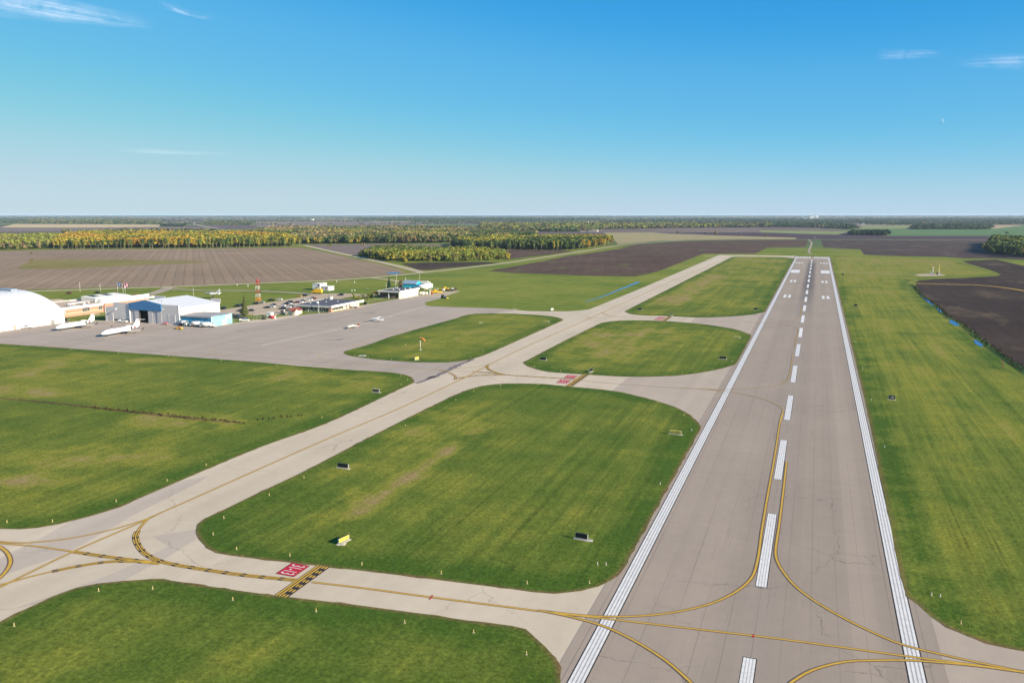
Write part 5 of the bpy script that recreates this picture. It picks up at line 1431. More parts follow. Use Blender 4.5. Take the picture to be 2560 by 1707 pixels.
cb = MB().prism([(-5.4, .6), (-5.4, 1.6), (-4.9, 1.8), (-4.4, 2.6), (-3.2, 2.7), (-3.2, .6)], -1.05, 1.05).build('cab', M_yel, t)
MB().slab([(-4.95, -.9, 1.85), (-4.45, -.9, 2.5), (-4.45, .9, 2.5), (-4.95, .9, 1.85)], .05, (-1, 0, .6)).build('windscreen', M_glass, cb)
MB().box(-3, 3.4, -.5, .5, .6, .98).build('chassis', M_black, t)
wheelset(t, [(x, y) for x in (-4.3, 2.0) for y in (-.95, .95)])
t = thing('shipping_container', 'grey container with a white end by the domed hangar', 'container', (*G(156, 808), .06), R(0))
MB().box(-1.3, 1.3, -6.2, 0, .15, 2.7).build('body', M_greyw, t)
MB().box(-1.3, 1.3, .01, .1, .15, 2.7).build('door', M_white, t)
MB().box(-.4, .4, -3.2, -2.4, 2.71, 3.3).build('vent', M_steel, t)
t = thing('waste_bin', 'green bin beside the grey container', 'bin', (*G(168, 803), .06))
MB().tbox(-.9, .9, -.7, .7, 0, 1.5, -.1, -.1).build('body', M_greenbox, t)
MB().box(-1.05, 1.05, -.85, .85, 1.51, 1.6).build('lid', M_pole, t)
t = thing('fuel_tank', 'red fuel tank with a white top on the apron edge', 'tank', (*G(680, 796.5), .06), R(0))
MB().tube((-2.0, 0, 1.0), (2.0, 0, 1.0), .85, n=14).build('shell', M_redp, t)
MB().box(2.1, 2.5, -.5, .5, 0, 1.7).build('pump', M_white, t)
for x in (-1.3, 1.2): MB().box(x - .2, x + .2, -.8, .8, 0, .4).build('saddle', M_steel, t)
t = thing('utility_hut', 'white hut standing behind the red fuel tank', 'hut', (*G(675, 791.5), .06))
MB().box(-1.7, 1.7, -1.3, 1.3, 0, 2.4).build('wall', M_white, t)
MB().slab([(-1.9, -1.5, 2.4), (1.9, -1.5, 2.4), (1.9, 1.5, 2.6), (-1.9, 1.5, 2.6)], .12, (0, 0, 1)).build('roof', M_cream, t)
t = thing('ground_power_cart', 'dark wheeled power cart beside the red fuel tank', 'cart', (*G(660, 799), .06))
MB().box(-1.4, 1.0, -.6, .6, .5, 1.4).build('body', M_pole, t)
MB().tube((-1.8, 0, .6), (-2.6, 0, .4), .05).build('drawbar', M_steel, t)
wheelset(t, [(x, y) for x in (-1, .7) for y in (-.6, .6)], .35, .2)
t = thing('farm_tractor', 'blue tractor with a yellow mower on the yard edge', 'tractor', (*G(1109, 746.5), .1), R(175))
MB().box(-2.3, 0, -.5, .5, .8, 1.6).build('bonnet', flat('tractor_blue', (.05, .12, .2)), t)
MB().prism([(0, .8), (0, 2.7), (1.5, 2.7), (1.7, .8)], -.8, .8).build('cab', M_glass, t)
MB().box(-.1, 1.6, -.9, .9, 2.71, 2.85).build('cab_roof', M_pole, t)
for s in (-1, 1):
    MB().tube((1.0, s * .75, .85), (1.0, s * 1.2, .85), .85, n=14).build('rear_wheel', M_rubber, t)
    MB().tube((-1.7, s * .65, .55), (-1.7, s * 1.0, .55), .55, n=12).build('front_wheel', M_rubber, t)
MB().box(-3.6, -2.4, -1.2, 1.2, .2, .7).build('mower', M_yel, t)
def machine(name, label, px_, py_, rot, parts, wh=None, cat=None):
    t = thing(name, label, cat or name.split('_')[-1], (*G(px_, py_), .09), R(rot), 'machines in the gravel yard')
    for nm, bx, mt in parts: MB().tbox(*bx).build(nm, mt, t)
    if wh: wheelset(t, wh, .45, .3)
W4 = [(x, y) for x in (-1.6, 1.6) for y in (-.9, .9)]
machine('snow_blower', 'yellow wheeled blower nearest the pink post in the yard', 1086.5, 733, 10, [('body', (-2.6, 1.8, -1.1, 1.1, .5, 1.9, .2, .1), M_yel), ('cab', (-.4, 1.2, -1, 1, 1.9, 2.9, .15, .1), M_yel), ('blower_head', (-3.8, -2.6, -1.3, 1.3, .2, 1.4, 0, 0), M_pole)], W4, 'machine')
machine('snow_plow', 'low yellow plough beside the yellow blower', 1099, 731.5, 20, [('blade', (-2.4, 2.4, -.4, .4, .1, 1.2, 0, .1), M_yel), ('frame', (-.6, .6, .4, 2.2, .4, .7, 0, 0), M_steel)], None, 'plow')
machine('flatbed_truck', 'small truck with a white cab between the yellow machines', 1105, 728.5, 10, [('bed', (-2.6, .6, -1, 1, .7, 1.0, 0, 0), M_pole), ('cab', (.7, 2.2, -1, 1, .6, 2.1, .2, .1), M_white)], W4, 'truck')
machine('road_grader', 'long yellow grader farther along the yard', 1113, 726.5, 10, [('body', (-1, 3.2, -1.1, 1.1, .7, 2.2, .3, .2), M_yel), ('cab', (-1.0, .6, -.9, .9, 2.2, 3.1, .1, .1), M_yel), ('front_beam', (-5, -1.0, -.3, .3, 1.1, 1.5, 0, 0), M_yel), ('blade', (-3.0, -2.6, -1.8, 1.8, .1, .8, 0, 0), M_pole)], [(x, y) for x in (-4.6, 1, 2.6) for y in (-1, 1)], 'grader')
machine('dark_trailer', 'long dark trailer at the end of the yard', 1126.5, 727.5, 8, [('bed', (-4, 4, -1.2, 1.2, .7, 1.5, 0, 0), M_pole)], W4, 'trailer')
machine('white_crate', 'small white crate behind the dark trailer', 1132.5, 724, 8, [('body', (-1.2, 1.2, -.9, .9, 0, 1.3, 0, 0), M_white), ('lid', (-1.3, 1.3, -1, 1, 1.31, 1.4, 0, 0), M_cream)], None, 'crate')
machine('dark_crate', 'dark crate farthest out on the yard', 1138, 724, 8, [('body', (-1.4, 1.4, -.9, .9, 0, 1.4, 0, 0), M_pole), ('lid', (-1.5, 1.5, -1, 1, 1.41, 1.5, 0, 0), M_black)], None, 'crate')
machine('utility_trailer', 'white box trailer next to the garage wall', 1055, 738, 5, [('body', (-1.6, 1.6, -1, 1, .5, 2.6, 0, 0), M_cream), ('drawbar', (-2.6, -1.6, -.1, .1, .5, .65, 0, 0), M_pole)], [(0, -.9), (0, .9)], 'trailer')
machine('utility_trailer', 'white box trailer farther from the garage wall', 1061.5, 737, 5, [('body', (-2.4, 2.4, -1, 1, .5, 2.2, 0, 0), M_white), ('drawbar', (-3.4, -2.4, -.1, .1, .5, .65, 0, 0), M_pole)], [(0, -.9), (0, .9)], 'trailer')
machine('pump_post', 'pink white T shaped post in the yard', 1075, 737, 0, [('post', (-.3, .3, -.3, .3, 0, 3.9, 0, 0), M_white), ('top', (-1.3, 1.3, -.4, .4, 3.91, 4.3, 0, 0), M_white)], None, 'post')
machine('red_tool_cart', 'red cart at the foot of the pink white post', 1079.5, 736, 0, [('body', (-1.1, 1.1, -.7, .7, .4, 1.5, .1, .1), M_redp), ('handle', (1.1, 1.6, -.5, .5, 1.2, 1.3, 0, 0), M_steel)], [(-.6, -.6), (-.6, .6)], 'cart')
machine('dump_truck', 'black dump truck behind the white tanks', 1060, 710, 10, [('tipper', (-2.6, 1.4, -1.2, 1.2, 1.0, 2.8, -.2, 0), M_black), ('cab', (1.6, 3.4, -1.1, 1.1, .7, 2.7, .2, .1), M_black)], [(x, y) for x in (-1.8, -.8, 2.4) for y in (-1, 1)], 'truck')
machine('white_truck', 'long white truck behind the tanks', 1063, 712.5, 5, [('cargo_box', (-5, 3.0, -1.2, 1.2, 1.0, 3.4, 0, 0), M_cream), ('cab', (3.1, 5.0, -1.1, 1.1, .7, 2.6, .2, .1), M_white)], [(x, y) for x in (-4, -3, 3.8) for y in (-1, 1)], 'truck')
machine('black_bin', 'black waste bin beside the terminal apron', 913.5, 761.5, 0, [('body', (-.7, .7, -.7, .7, 0, 1.7, -.1, -.1), M_black), ('lid', (-.85, .85, -.85, .85, 1.71, 1.8, 0, 0), M_black)], None, 'bin')
machine('luggage_cart', 'metal rail carts outside the terminal end', 884, 770, 10, [('bed', (-2.5, 2.5, -.8, .8, .4, .55, 0, 0), M_steel), ('rail', (-2.5, 2.5, .7, .8, .56, 1.3, 0, 0), M_redp), ('rail', (-2.5, 2.5, -.8, -.7, .56, 1.2, 0, 0), M_steel)], [(-1.8, -.7), (1.8, -.7), (-1.8, .7), (1.8, .7)], 'cart')
for px_, py_, lab in ((886.5, 708.5, 'round white antenna dome on the lawn near the round path'), (842, 707, 'white instrument dome farther left on the lawn'), (880, 730, 'white instrument post beside the parking drive'), (887, 729.5, 'taller white instrument post beside the parking drive'),
                      (593, 715.5, 'white marker post on the grass left of the radio tower'), (620, 717.5, 'white marker on the grass just left of the radio tower'), (1014, 700, 'white instrument cluster beyond the blue shed')):
    t = thing('instrument_post', lab, 'instrument', (*G(px_, py_), .06))
    MB().tube((0, 0, 0), (0, 0, 1.3), .14, n=8).build('post', M_white, t)
    MB().loft([((0, -.4, 1.45), .08, .08), ((0, -.2, 1.45), .34, .34), ((0, .2, 1.45), .34, .34), ((0, .4, 1.45), .08, .08)], 10).build('dome', M_white, t)

# ================================================================== AIRFIELD LIGHTS AND SIGNS
def light_proto(kind):
    m = {'amber': M_yelpost, 'white': M_cream}[kind]
    a = MB().tube((0, 0, 0), (0, 0, .05), .2, .18, 10).mesh('base_plate'); a.materials.append(plain('light_base', (.36, .33, .22), .8))
    b = MB().tube((0, 0, .07), (0, 0, .56), .06, n=6).mesh('stem'); b.materials.append(m)
    c = MB().tube((0, 0, .56), (0, 0, .70), .075, .05, 8).mesh('lamp'); c.materials.append(M_pole)
    return (('base_plate', a), ('stem', b), ('lamp', c))
LP = {k: light_proto(k) for k in ('amber', 'white')}
ORD = ['first', 'second', 'third', 'fourth', 'fifth', 'sixth', 'seventh', 'eighth', 'ninth', 'tenth', 'eleventh', 'twelfth']
def edge_lights(kind, where, pts):
    for i, (px_, py_) in enumerate(pts):
        t = thing('edge_light', f'{ORD[i]} edge light from the left {where}' if len(pts) > 1 else f'single edge light {where}', 'edge light', (*G(px_, py_), .085), 0, 'edge lights along the pavements')
        for nm, me in LP[kind]: link(nm, me, t)
edge_lights('amber', 'on the lower left lawn below the near taxiway', [(35.4, 1566), (246.5, 1478.3), (381.8, 1473.4), (582.2, 1500.6), (790.3, 1529.2), (1011.7, 1558), (1183.8, 1582), (1316, 1636.7)])
edge_lights('amber', 'along the bottom edge of the large island', [(591.5, 1374), (724.7, 1390.3), (904.7, 1412.1), (1103, 1434.7), (1317.6, 1459.2), (1473.4, 1458.4)])
edge_lights('amber', 'at the rounded left end of the large island', [(533, 1337.2), (559.6, 1296.3)])
edge_lights('white', 'at the lower right corner of the large island', [(1493.8, 1411.8), (1515, 1412.9)])
edge_lights('amber', 'along the slanting side of the large island', [(673.2, 1239.2), (759.8, 1195.4), (1013.4, 1066), (1139.7, 1000.7), (1183.8, 978.9)])
edge_lights('amber', 'along the top edge of the large island', [(1251.4, 965.3), (1345.4, 962.5), (1427, 967.4), (1643.8, 1006.1), (1710.3, 1038.8)])
edge_lights('white', 'near the runway on the large island', [(1650.4, 1210.9), (1729.3, 1076.9)])
edge_lights('amber', 'on the left field at the frame edge', [(17.7, 1306.7), (131.3, 1305)])
edge_lights('amber', 'on the left field along the near taxiway', [(290.6, 1254.5), (418, 1202.7), (515.5, 1164), (804.8, 1044.8), (952.4, 983), (1002.7, 962.5), (1019, 950.3)])
edge_lights('amber', 'on the left field along the apron edge', [(176.5, 874.9), (295.8, 883.6), (420.8, 892.3), (553.4, 903.2), (692.3, 916.2), (834.4, 924.4), (853.8, 923), (895.2, 927.7), (1002.2, 940.2)])
edge_lights('amber', 'along the lower edge of the windsock island', [(887.3, 889), (920.5, 894.5), (978.5, 899.9), (1176.5, 893), (1208.6, 879.5)])
edge_lights('white', 'in the middle of the windsock island', [(1014.4, 863), (1140.5, 846.8)])
edge_lights('amber', 'below the island between connectors', [(1336.4, 917.6), (1401.7, 928.5), (1477.2, 937), (1706, 934)])
edge_lights('white', 'at the right corner of the island between connectors', [(1830, 904)])
edge_lights('white', 'along the runway on the right verge', [(2136.5, 855), (2156.4, 921.7), (2178.2, 1000.7), (2211.4, 1119.1)])
edge_lights('white', 'in the pair at the lower right corner', [(2328.5, 1489.1), (2350.3, 1492.4)])
edge_lights('amber', 'nearest the lower right turnoff', [(2402, 1559.1)])

def sign(name, label, px_, py_, rot, w, hgt, face, back, txt=None, txtmat=None, cat='airfield sign', grp='airfield signs'):
    """box sign on a concrete pad; its face looks along local -Y"""
    t = thing(name, label, cat, (*G(px_, py_), .085), R(rot), grp)
    MB().box(-w/2 - .4, w/2 + .4, -.38, .38, -.02, .08).build('concrete_pad', M_conc, t)
    for x in (-w * .35, w * .35): MB().box(x - .05, x + .05, -.05, .05, .10, .32).build('leg', M_steel, t)
    MB().box(-w/2, w/2, -.14, .14, .32, hgt).build('cabinet', back, t)
    MB().box(-w/2 + .06, w/2 - .06, -.17, -.141, .38, hgt - .06).build('face', face, t)
    for s in (-1, 1): MB().box(min(s * w/2, s * (w/2 + .05)), max(s * w/2, s * (w/2 + .05)), -.16, .16, .3, hgt + .02).build('end_cap', M_steel, t)
    if txt:
        me = text_mesh(txt, w * .72, (hgt - .4) * .62)
        me.materials.append(txtmat)
        o = link('lettering', me, t)
        o.location = (0, -.185, (hgt + .32) / 2)
        o.rotation_euler = (math.pi / 2, 0, 0)
    return t
sign('airfield_sign', 'wide black sign back nearest the taxiway on the large island', 858, 1171, -4, 3.2, 1.25, M_black, M_black)
sign('airfield_sign', 'tilted yellow and black sign with a big square shadow on the large island', 859, 1356, 78, 2.8, 1.2, M_yelsign, M_black, '31-13', M_black)
sign('airfield_sign', 'black sign back near the runway on the large island', 1454, 1349.5, -6, 2.5, 1.3, M_black, M_black)
sign('airfield_sign', 'yellow sign with an arrow and letters by the right bend of the large island', 1689, 1086.5, -3, 3.4, 1.25, M_yelsign, M_yelsign, '\u2190 A2', M_black)
sign('distance_marker', 'black square marker with a white 3 on the right verge', 2229, 1000, -4, 1.9, 1.6, M_black, M_black, '3', P_white)
sign('airfield_sign', 'black sign back at the left end of the island between connectors', 1358, 901, -4, 2.9, 1.25, M_black, M_black)
sign('airfield_sign', 'sign seen edge on beside the middle hold line', 1477, 930.5, 76, 2.6, 1.35, M_black, M_black)
sign('airfield_sign', 'black sign back near the runway on the island between connectors', 1807, 898.5, -4, 3.0, 1.25, M_black, M_black)
sign('airfield_sign', 'yellow sign at the right bend of the island between connectors', 1843, 845, -3, 3.2, 1.2, M_yelsign, M_yelsign)
sign('airfield_sign', 'black sign back at the left corner of the long far island', 1599.5, 775.5, -4, 3.2, 1.3, M_black, M_black)
sign('airfield_sign', 'black sign back at the right corner of the long far island', 1889.5, 775.5, -4, 3.0, 1.3, M_black, M_black)
sign('airfield_sign', 'small sign seen edge on beside the far hold line', 1679, 789.5, 76, 2.6, 1.35, M_black, M_black)
sign('airfield_sign', 'yellow sign at the right tip of the windsock island', 1366, 806.5, -3, 3.4, 1.3, M_yelsign, M_yelsign)
sign('airfield_sign', 'white framed dark brown sign on the left field by the taxiway', 940, 981.5, -3, 2.7, 1.35, flat('brown_face', (.07, .045, .02)), M_white)
sign('airfield_sign', 'yellow and black sign below the windsock', 1041.5, 900, 70, 2.2, 1.4, M_yelsign, M_black)
sign('airfield_sign', 'white boxed sign at the far connector on the grass by the water strip', 1380, 776, 65, 2.4, 1.4, M_white, M_black)
sign('distance_marker', 'small dark marker far along the right verge', 2139, 766.5, -3, 2.2, 1.5, M_black, M_black)
sign('distance_marker', 'tiny dark marker by the footpath on the right verge', 2107, 688.6, -3, 2.6, 1.7, M_black, M_black)
for px_, py_, w_, lab in ((906, 889.8, 3.4, 'white slab lying flat on the tip of the windsock island'), (1202, 806.6, 2.2, 'white slab lying flat in the middle of the windsock island'), (1286, 772.3, 2.4, 'white slab lying on the grass above the windsock island'), (854, 1361, 1.6, 'small white slab in front of the tilted yellow sign'), (1473, 1352, 1.4, 'small white slab right of the black sign back')):
    t = thing('access_slab', lab, 'slab', (*G(px_, py_), .085), R(10), 'concrete slabs in the grass')
    MB().box(-w_ / 2, w_ / 2, -w_ * .35, w_ * .35, -.02, .09).build('slab', M_conc, t)
    MB().box(-w_ * .25, w_ * .25, -w_ * .18, w_ * .18, .091, .12).build('lid', M_steel, t)

# ================================================================== TREES
def leaf_mat(name, attr):
    m, n, l, b = new_mat(name)
    t = NT(m)
    if attr:
        c = t.node('ShaderNodeAttribute', attribute_name='Col').outputs['Color']
    else:
        c = t.node('ShaderNodeObjectInfo').outputs['Color']
    f = t.noise(t.pos(), .9, 3, .6)
    t.link(t.mul(c, t.rng(f, .3, .7, .7, 1.3)), b.inputs['Base Color'])
    b.inputs['Roughness'].default_value = .8
    b.inputs['Specular IOR Level'].default_value = .1
    return m
M_leaf, M_leafa = leaf_mat('foliage', False), leaf_mat('foliage_mass', True)
def crown_arrays(kind, n, seed):
    """leaf clumps (quads) spread through an irregular crown; returns verts, quads, trunk height"""
    r = np.random.default_rng(seed)
    if kind == 'aspen': H_, z0, rx, size = 1.0, .30, .15, .075 * (150 / n) ** .4
    elif kind == 'bush': H_, z0, rx, size = 1.0, .04, .42, .15 * (130 / n) ** .4
    elif kind == 'spruce': H_, z0, rx, size = 1.0, .06, .20, .055
    else: H_, z0, rx, size = 1.0, .22, .30, .12 * (150 / n) ** .4
    lobes = [(r.normal(0, rx * .45), r.normal(0, rx * .45), z0 + (1 - z0) * r.uniform(.15, .85), r.uniform(.5, .95)) for _ in range(7)]
    vs, fs = [], []
    for i in range(n):
        if kind == 'spruce':
            z = z0 + (1 - z0) * (1 - math.sqrt(r.random()))
            rr = rx * (1 - (z - z0) / (1 - z0)) * (.75 + .35 * math.sin(z * 62)) * math.sqrt(r.uniform(.3, 1)) + .006
            a = r.uniform(0, 2 * math.pi)
            c = np.array([rr * math.cos(a), rr * math.sin(a), z])
            nrm = np.array([math.cos(a), math.sin(a), .8]) + r.normal(0, .35, 3)
            sz = size * (.35 + .9 * (1 - z)) * r.uniform(.6, 1.2)
        else:
            lx, ly, lz, lr = lobes[r.integers(len(lobes))]
            d = r.normal(0, 1, 3); d /= np.linalg.norm(d)
            rad = r.uniform(.45, 1) ** .5
            c = np.array([lx + d[0] * rad * rx * .75 * lr, ly + d[1] * rad * rx * .75 * lr, lz + d[2] * rad * (1 - z0) * .30 * lr])
            c[2] = min(max(c[2], z0), 1.02)
            nrm = d + np.array([0, 0, .35]) + r.normal(0, .4, 3)
            sz = size * r.uniform(.6, 1.35)
        nrm /= np.linalg.norm(nrm)
        a_ = np.cross(nrm, [.3, .5, .81]); a_ /= np.linalg.norm(a_)
        b_ = np.cross(nrm, a_)
        o = len(vs)
        for s1, s2 in ((-1, -1), (1, -.8), (.9, 1), (-1.1, .8)):
            vs.append(c + (a_ * s1 + b_ * s2) * sz * .5)
        fs.append((o, o + 1, o + 2, o + 3))
    return np.array(vs), np.array(fs)
def trunk_mesh(kind):
    m = MB()
    top = {'aspen': .9, 'bush': .4, 'spruce': .95, 'round': .7}[kind]
    m.tube((0, 0, -.01), (0, 0, top), .011 if kind != 'round' else .018, .004, 5)
    for i in range(4 if kind != 'spruce' else 0):
        a = i * 1.9
        z = top * (.45 + .12 * i)
        m.tube((0, 0, z), (math.cos(a) * .11, math.sin(a) * .11, z + .12), .005, .002, 4)
    me = m.mesh('trunk')
    me.materials.append(M_bark if kind == 'aspen' else M_bark2)
    return me
CROWN, TRUNK = {}, {}
for kind, n in (('aspen', 320), ('bush', 420), ('spruce', 1500), ('round', 420)):
    TRUNK[kind] = trunk_mesh(kind)
    CROWN[kind] = []
    for sd in range(4 if kind != 'spruce' else 2):
        v, f = crown_arrays(kind, n, 50 + sd)
        me = bpy.data.meshes.new('crown')
        me.from_pydata(v.tolist(), [], f.tolist())
        me.materials.append(M_leaf)
        CROWN[kind].append(me)
PAL = dict(yellow=(.27, .225, .028), gold=(.32, .20, .026), orange=(.33, .165, .028), lime=(.155, .175, .03), green=(.072, .11, .028), dark=(.038, .065, .022), tan=(.22, .165, .085), olive=(.13, .125, .04), conifer=(.022, .042, .020), bluegreen=(.05, .075, .035))
def vary(c, s=.18):
    k = 1 + rng.normal(0, s)
    return tuple(max(.008, x * k * (1 + rng.normal(0, .06))) for x in c)
def tree(name, label, cat, kind, x, y, hgt, colour, wid=1.0, group=None):
    t = thing(name, label, cat, (x, y, .0), rng.uniform(0, 6.28), group)
    t.scale = (hgt * wid, hgt * wid, hgt)
    c = link('crown', CROWN[kind][rng.integers(len(CROWN[kind]))], t)
    c.color = (*vary(PAL[colour] if isinstance(colour, str) else colour), 1)
    link('trunk', TRUNK[kind], t)
    return t
from bisect import bisect
def in_poly(P, poly):
    x, y = P[:, 0], P[:, 1]
    ins = np.zeros(len(P), bool)
    n = len(poly)
    for i in range(n):
        x1, y1 = poly[i]; x2, y2 = poly[(i + 1) % n]
        c = ((y1 > y) != (y2 > y)) & (x < (x2 - x1) * (y - y1) / (y2 - y1 + 1e-12) + x1)
        ins ^= c
    return ins
def scatter(poly, step):
    p = np.array(poly)
    lo, hi = p.min(0), p.max(0)
    gx, gy = np.meshgrid(np.arange(lo[0], hi[0], step), np.arange(lo[1], hi[1], step))
    P = np.stack([gx.ravel(), gy.ravel()], 1) + rng.uniform(-.48, .48, (gx.size, 2)) * step
    return P[in_poly(P, p)]
def smooth_noise(P, L, seed):
    """cheap value noise, 0..1"""
    q = P / L
    i = np.floor(q).astype(int)
    f = q - i
    f = f * f * (3 - 2 * f)
    def hsh(a, b): 
        z = np.sin(a * 127.1 + b * 311.7 + seed * 74.7) * 43758.5453
        return z - np.floor(z)
    return (hsh(i[:, 0], i[:, 1]) * (1 - f[:, 0]) * (1 - f[:, 1]) + hsh(i[:, 0] + 1, i[:, 1]) * f[:, 0] * (1 - f[:, 1]) + hsh(i[:, 0], i[:, 1] + 1) * (1 - f[:, 0]) * f[:, 1] + hsh(i[:, 0] + 1, i[:, 1] + 1) * f[:, 0] * f[:, 1])
LOD = {}
def lod(kind, n):
    if (kind, n) not in LOD: LOD[kind, n] = [crown_arrays(kind, n, 900 + s) for s in range(5)]
    return LOD[kind, n]
def wood_mass(name, label, P, hts, cols, kind, n, wid=1.0, big=1.0):
    """many trees joined into one mass of foliage with a colour per tree"""
    V, Fq, Cc = [], [], []
    o = 0
    T = lod(kind, n)
    for i in range(len(P)):
        v, f = T[i % 5]
        a = rng.uniform(0, 6.28)
        ca, sa = math.cos(a), math.sin(a)
        hh = hts[i]
        w = hh * wid * rng.uniform(.85, 1.2)
        X = np.empty_like(v)
        X[:, 0] = (v[:, 0] * ca - v[:, 1] * sa) * w * big + P[i, 0]
        X[:, 1] = (v[:, 0] * sa + v[:, 1] * ca) * w * big + P[i, 1]
        X[:, 2] = v[:, 2] * hh
        V.append(X); Fq.append(f + o); o += len(v)
        Cc.append(np.repeat([[*cols[i], 1]], len(v), 0))
    V, Fq, Cc = np.concatenate(V), np.concatenate(Fq), np.concatenate(Cc)
    me = bpy.data.meshes.new(name)
    me.vertices.add(len(V)); me.vertices.foreach_set('co', V.astype(np.float32).ravel())
    me.loops.add(Fq.size); me.loops.foreach_set('vertex_index', Fq.astype(np.int32).ravel())
    me.polygons.add(len(Fq)); me.polygons.foreach_set('loop_start', np.arange(0, Fq.size, 4, dtype=np.int32))
    me.update(calc_edges=True)
    at = me.color_attributes.new('Col', 'FLOAT_COLOR', 'POINT')
    at.data.foreach_set('color', Cc.astype(np.float32).ravel())
    me.materials.append(M_leafa)
    return tag(link(name, me), label, 'woodland', None, 'stuff')
def pick(w, names):
    """colour by noise value through a list of (limit, name)"""
    for lim, nm in names:
        if w < lim: return PAL[nm]
    return PAL[names[-1][1]]
def line_trees(pts, n, jitter=3.0):
    P = resample(GP(pts), 1.0)
    idx = np.sort(rng.choice(len(P), min(n, len(P)), replace=False))
    return P[idx] + rng.normal(0, jitter, (len(idx), 2))
TREES_IND = 0
def wood(label, poly_px, step, hgt, names, kind='aspen', n=46, wid=1.0, seed=1, front=None, flab=None, fkind=None, fgroup=None, fh=None, name='woodland', dens=None):
    P = scatter(GP(poly_px), step)
    if dens is not None:
        P = P[smooth_noise(P, 90, seed + 40) > dens]
    w1 = .55 * smooth_noise(P, 120, seed) + .25 * smooth_noise(P, 35, seed + 3) + .2 * rng.random(len(P))
    hts = hgt * (.78 + .3 * smooth_noise(P, 60, seed + 9) + rng.uniform(-.12, .14, len(P)))
    cols = [vary(pick(a, names)) for a in w1]
    wood_mass(name, label, P, hts, cols, kind, n, wid)
    if front:
        for fpts, cnt, fn in front:
            for ti, (x, y) in enumerate(line_trees(fpts, cnt)):
                q = np.array([[x, y]])
                a = .5 * smooth_noise(q, 40, seed + 5)[0] + .5 * rng.random()
                c = pick(a, fn)
                cname = [k for k, v in PAL.items() if v == c][0]
                word = dict(yellow='yellow', gold='golden', orange='orange', lime='yellow green', green='green', dark='dark green', tan='bare tan', olive='olive', conifer='dark', bluegreen='grey green')[cname]
                part_ = ('left third', 'middle', 'right third')[min(2, ti * 3 // cnt)]
                tree('aspen_tree' if (fkind or kind) == 'aspen' else 'bushy_tree', f'{word} {flab}'.replace('@', part_), 'tree', fkind or kind, x, y, (fh or hgt) * rng.uniform(.8, 1.1), cname, 1.0, fgroup)
# wood A: long yellow and orange aspen wood behind the brown field
wood('long yellow and orange aspen wood behind the brown field', [(135, 621.5), (300, 620.5), (480, 619.5), (620, 617), (752, 614.5), (700, 600), (640, 594), (480, 592.5), (300, 592), (200, 594), (150, 606)], 5.6, 19,
     [(.38, 'lime'), (.46, 'green'), (.66, 'yellow'), (.82, 'gold'), (1, 'orange')], seed=4, n=90, wid=1.25,
     front=[([(130, 624), (300, 622.5), (480, 621), (640, 618.5), (755, 616)], 105, [(.36, 'dark'), (.56, 'green'), (.72, 'lime'), (.9, 'yellow'), (1, 'gold')])], flab='aspen in the @ of the long yellow wood front row', fgroup='front row of the long yellow wood', fh=19)
wood('pale yellow scrubby wood at the left frame edge', [(-260, 625), (0, 623), (120, 620.5), (150, 608), (150, 598), (0, 597), (-260, 598)], 6.0, 16, [(.35, 'tan'), (.5, 'olive'), (.75, 'lime'), (1, 'yellow')], kind='round', seed=14, n=46,
     front=[([(0, 625), (60, 624), (122, 622)], 22, [(.4, 'tan'), (.55, 'dark'), (.75, 'olive'), (1, 'lime')])], flab='tree in the @ of the scrubby left edge wood front', fkind='round', fgroup='front of the scrubby wood', fh=13)
# wood B: mixed wood beyond the diagonal road
wood('mixed green and rusty wood beyond the diagonal road', [(765, 609.5), (900, 608.5), (1030, 608), (1135, 606), (1340, 596), (1340, 588), (1200, 582), (1000, 581), (800, 580), (650, 585), (640, 590), (700, 597)], 8.0, 17,
     [(.30, 'green'), (.42, 'dark'), (.54, 'olive'), (.66, 'tan'), (.80, 'lime'), (.90, 'yellow'), (1, 'gold')], kind='round', seed=23, n=46, dens=.24,
     front=[([(768, 610), (900, 609), (1030, 608.5), (1130, 607)], 34, [(.3, 'dark'), (.5, 'green'), (.7, 'olive'), (.85, 'yellow'), (1, 'tan')])], flab='tree in the @ of the mixed wood near edge', fkind='round', fgroup='edge of the mixed wood', fh=17)
# wood C: bushy grove in front
wood('bushy yellow green grove between the two gravel roads', [(915, 640), (935, 646), (1000, 652), (1100, 652), (1260, 646), (1255, 637), (1135, 630), (1000, 628), (930, 631)], 5.2, 11.5, [(.36, 'olive'), (.50, 'green'), (.72, 'lime'), (.84, 'yellow'), (1, 'tan')], kind='bush', seed=33, n=130,
     front=[([(912, 640), (960, 650), (1000, 654.5), (1080, 654), (1180, 652), (1268, 648)], 52, [(.25, 'dark'), (.48, 'olive'), (.75, 'lime'), (.9, 'yellow'), (1, 'gold')])], flab='bushy tree in the @ of the grove between the gravel roads', fkind='bush', fgroup='near edge of the bushy grove', fh=10.5)
# wood D
wood('dark and yellow aspen wood beside the curving road', [(1140, 622), (1200, 623), (1300, 624), (1400, 625), (1450, 624), (1500, 617), (1532, 610.5), (1520, 606), (1400, 603), (1200, 604), (1140, 612)], 5.6, 18, [(.36, 'green'), (.46, 'dark'), (.66, 'lime'), (.86, 'yellow'), (1, 'olive')], seed=41, n=90, wid=1.25,
     front=[([(1140, 622.5), (1180, 623.5), (1400, 626), (1440, 626)], 46, [(.38, 'dark'), (.6, 'green'), (.85, 'lime'), (1, 'yellow')]), ([(1445, 625.5), (1490, 620), (1532, 611)], 16, [(.2, 'green'), (.5, 'yellow'), (1, 'gold')])], flab='aspen in the @ of the front row by the curving road', fgroup='front row of the wood by the curving road', fh=18)
wood('dark green clump at the left end of the wood beside the curving road', [(1135, 620), (1150, 624.5), (1172, 624.5), (1165, 612), (1140, 612)], 5, 17, [(1, 'dark')], kind='round', seed=45, n=90)
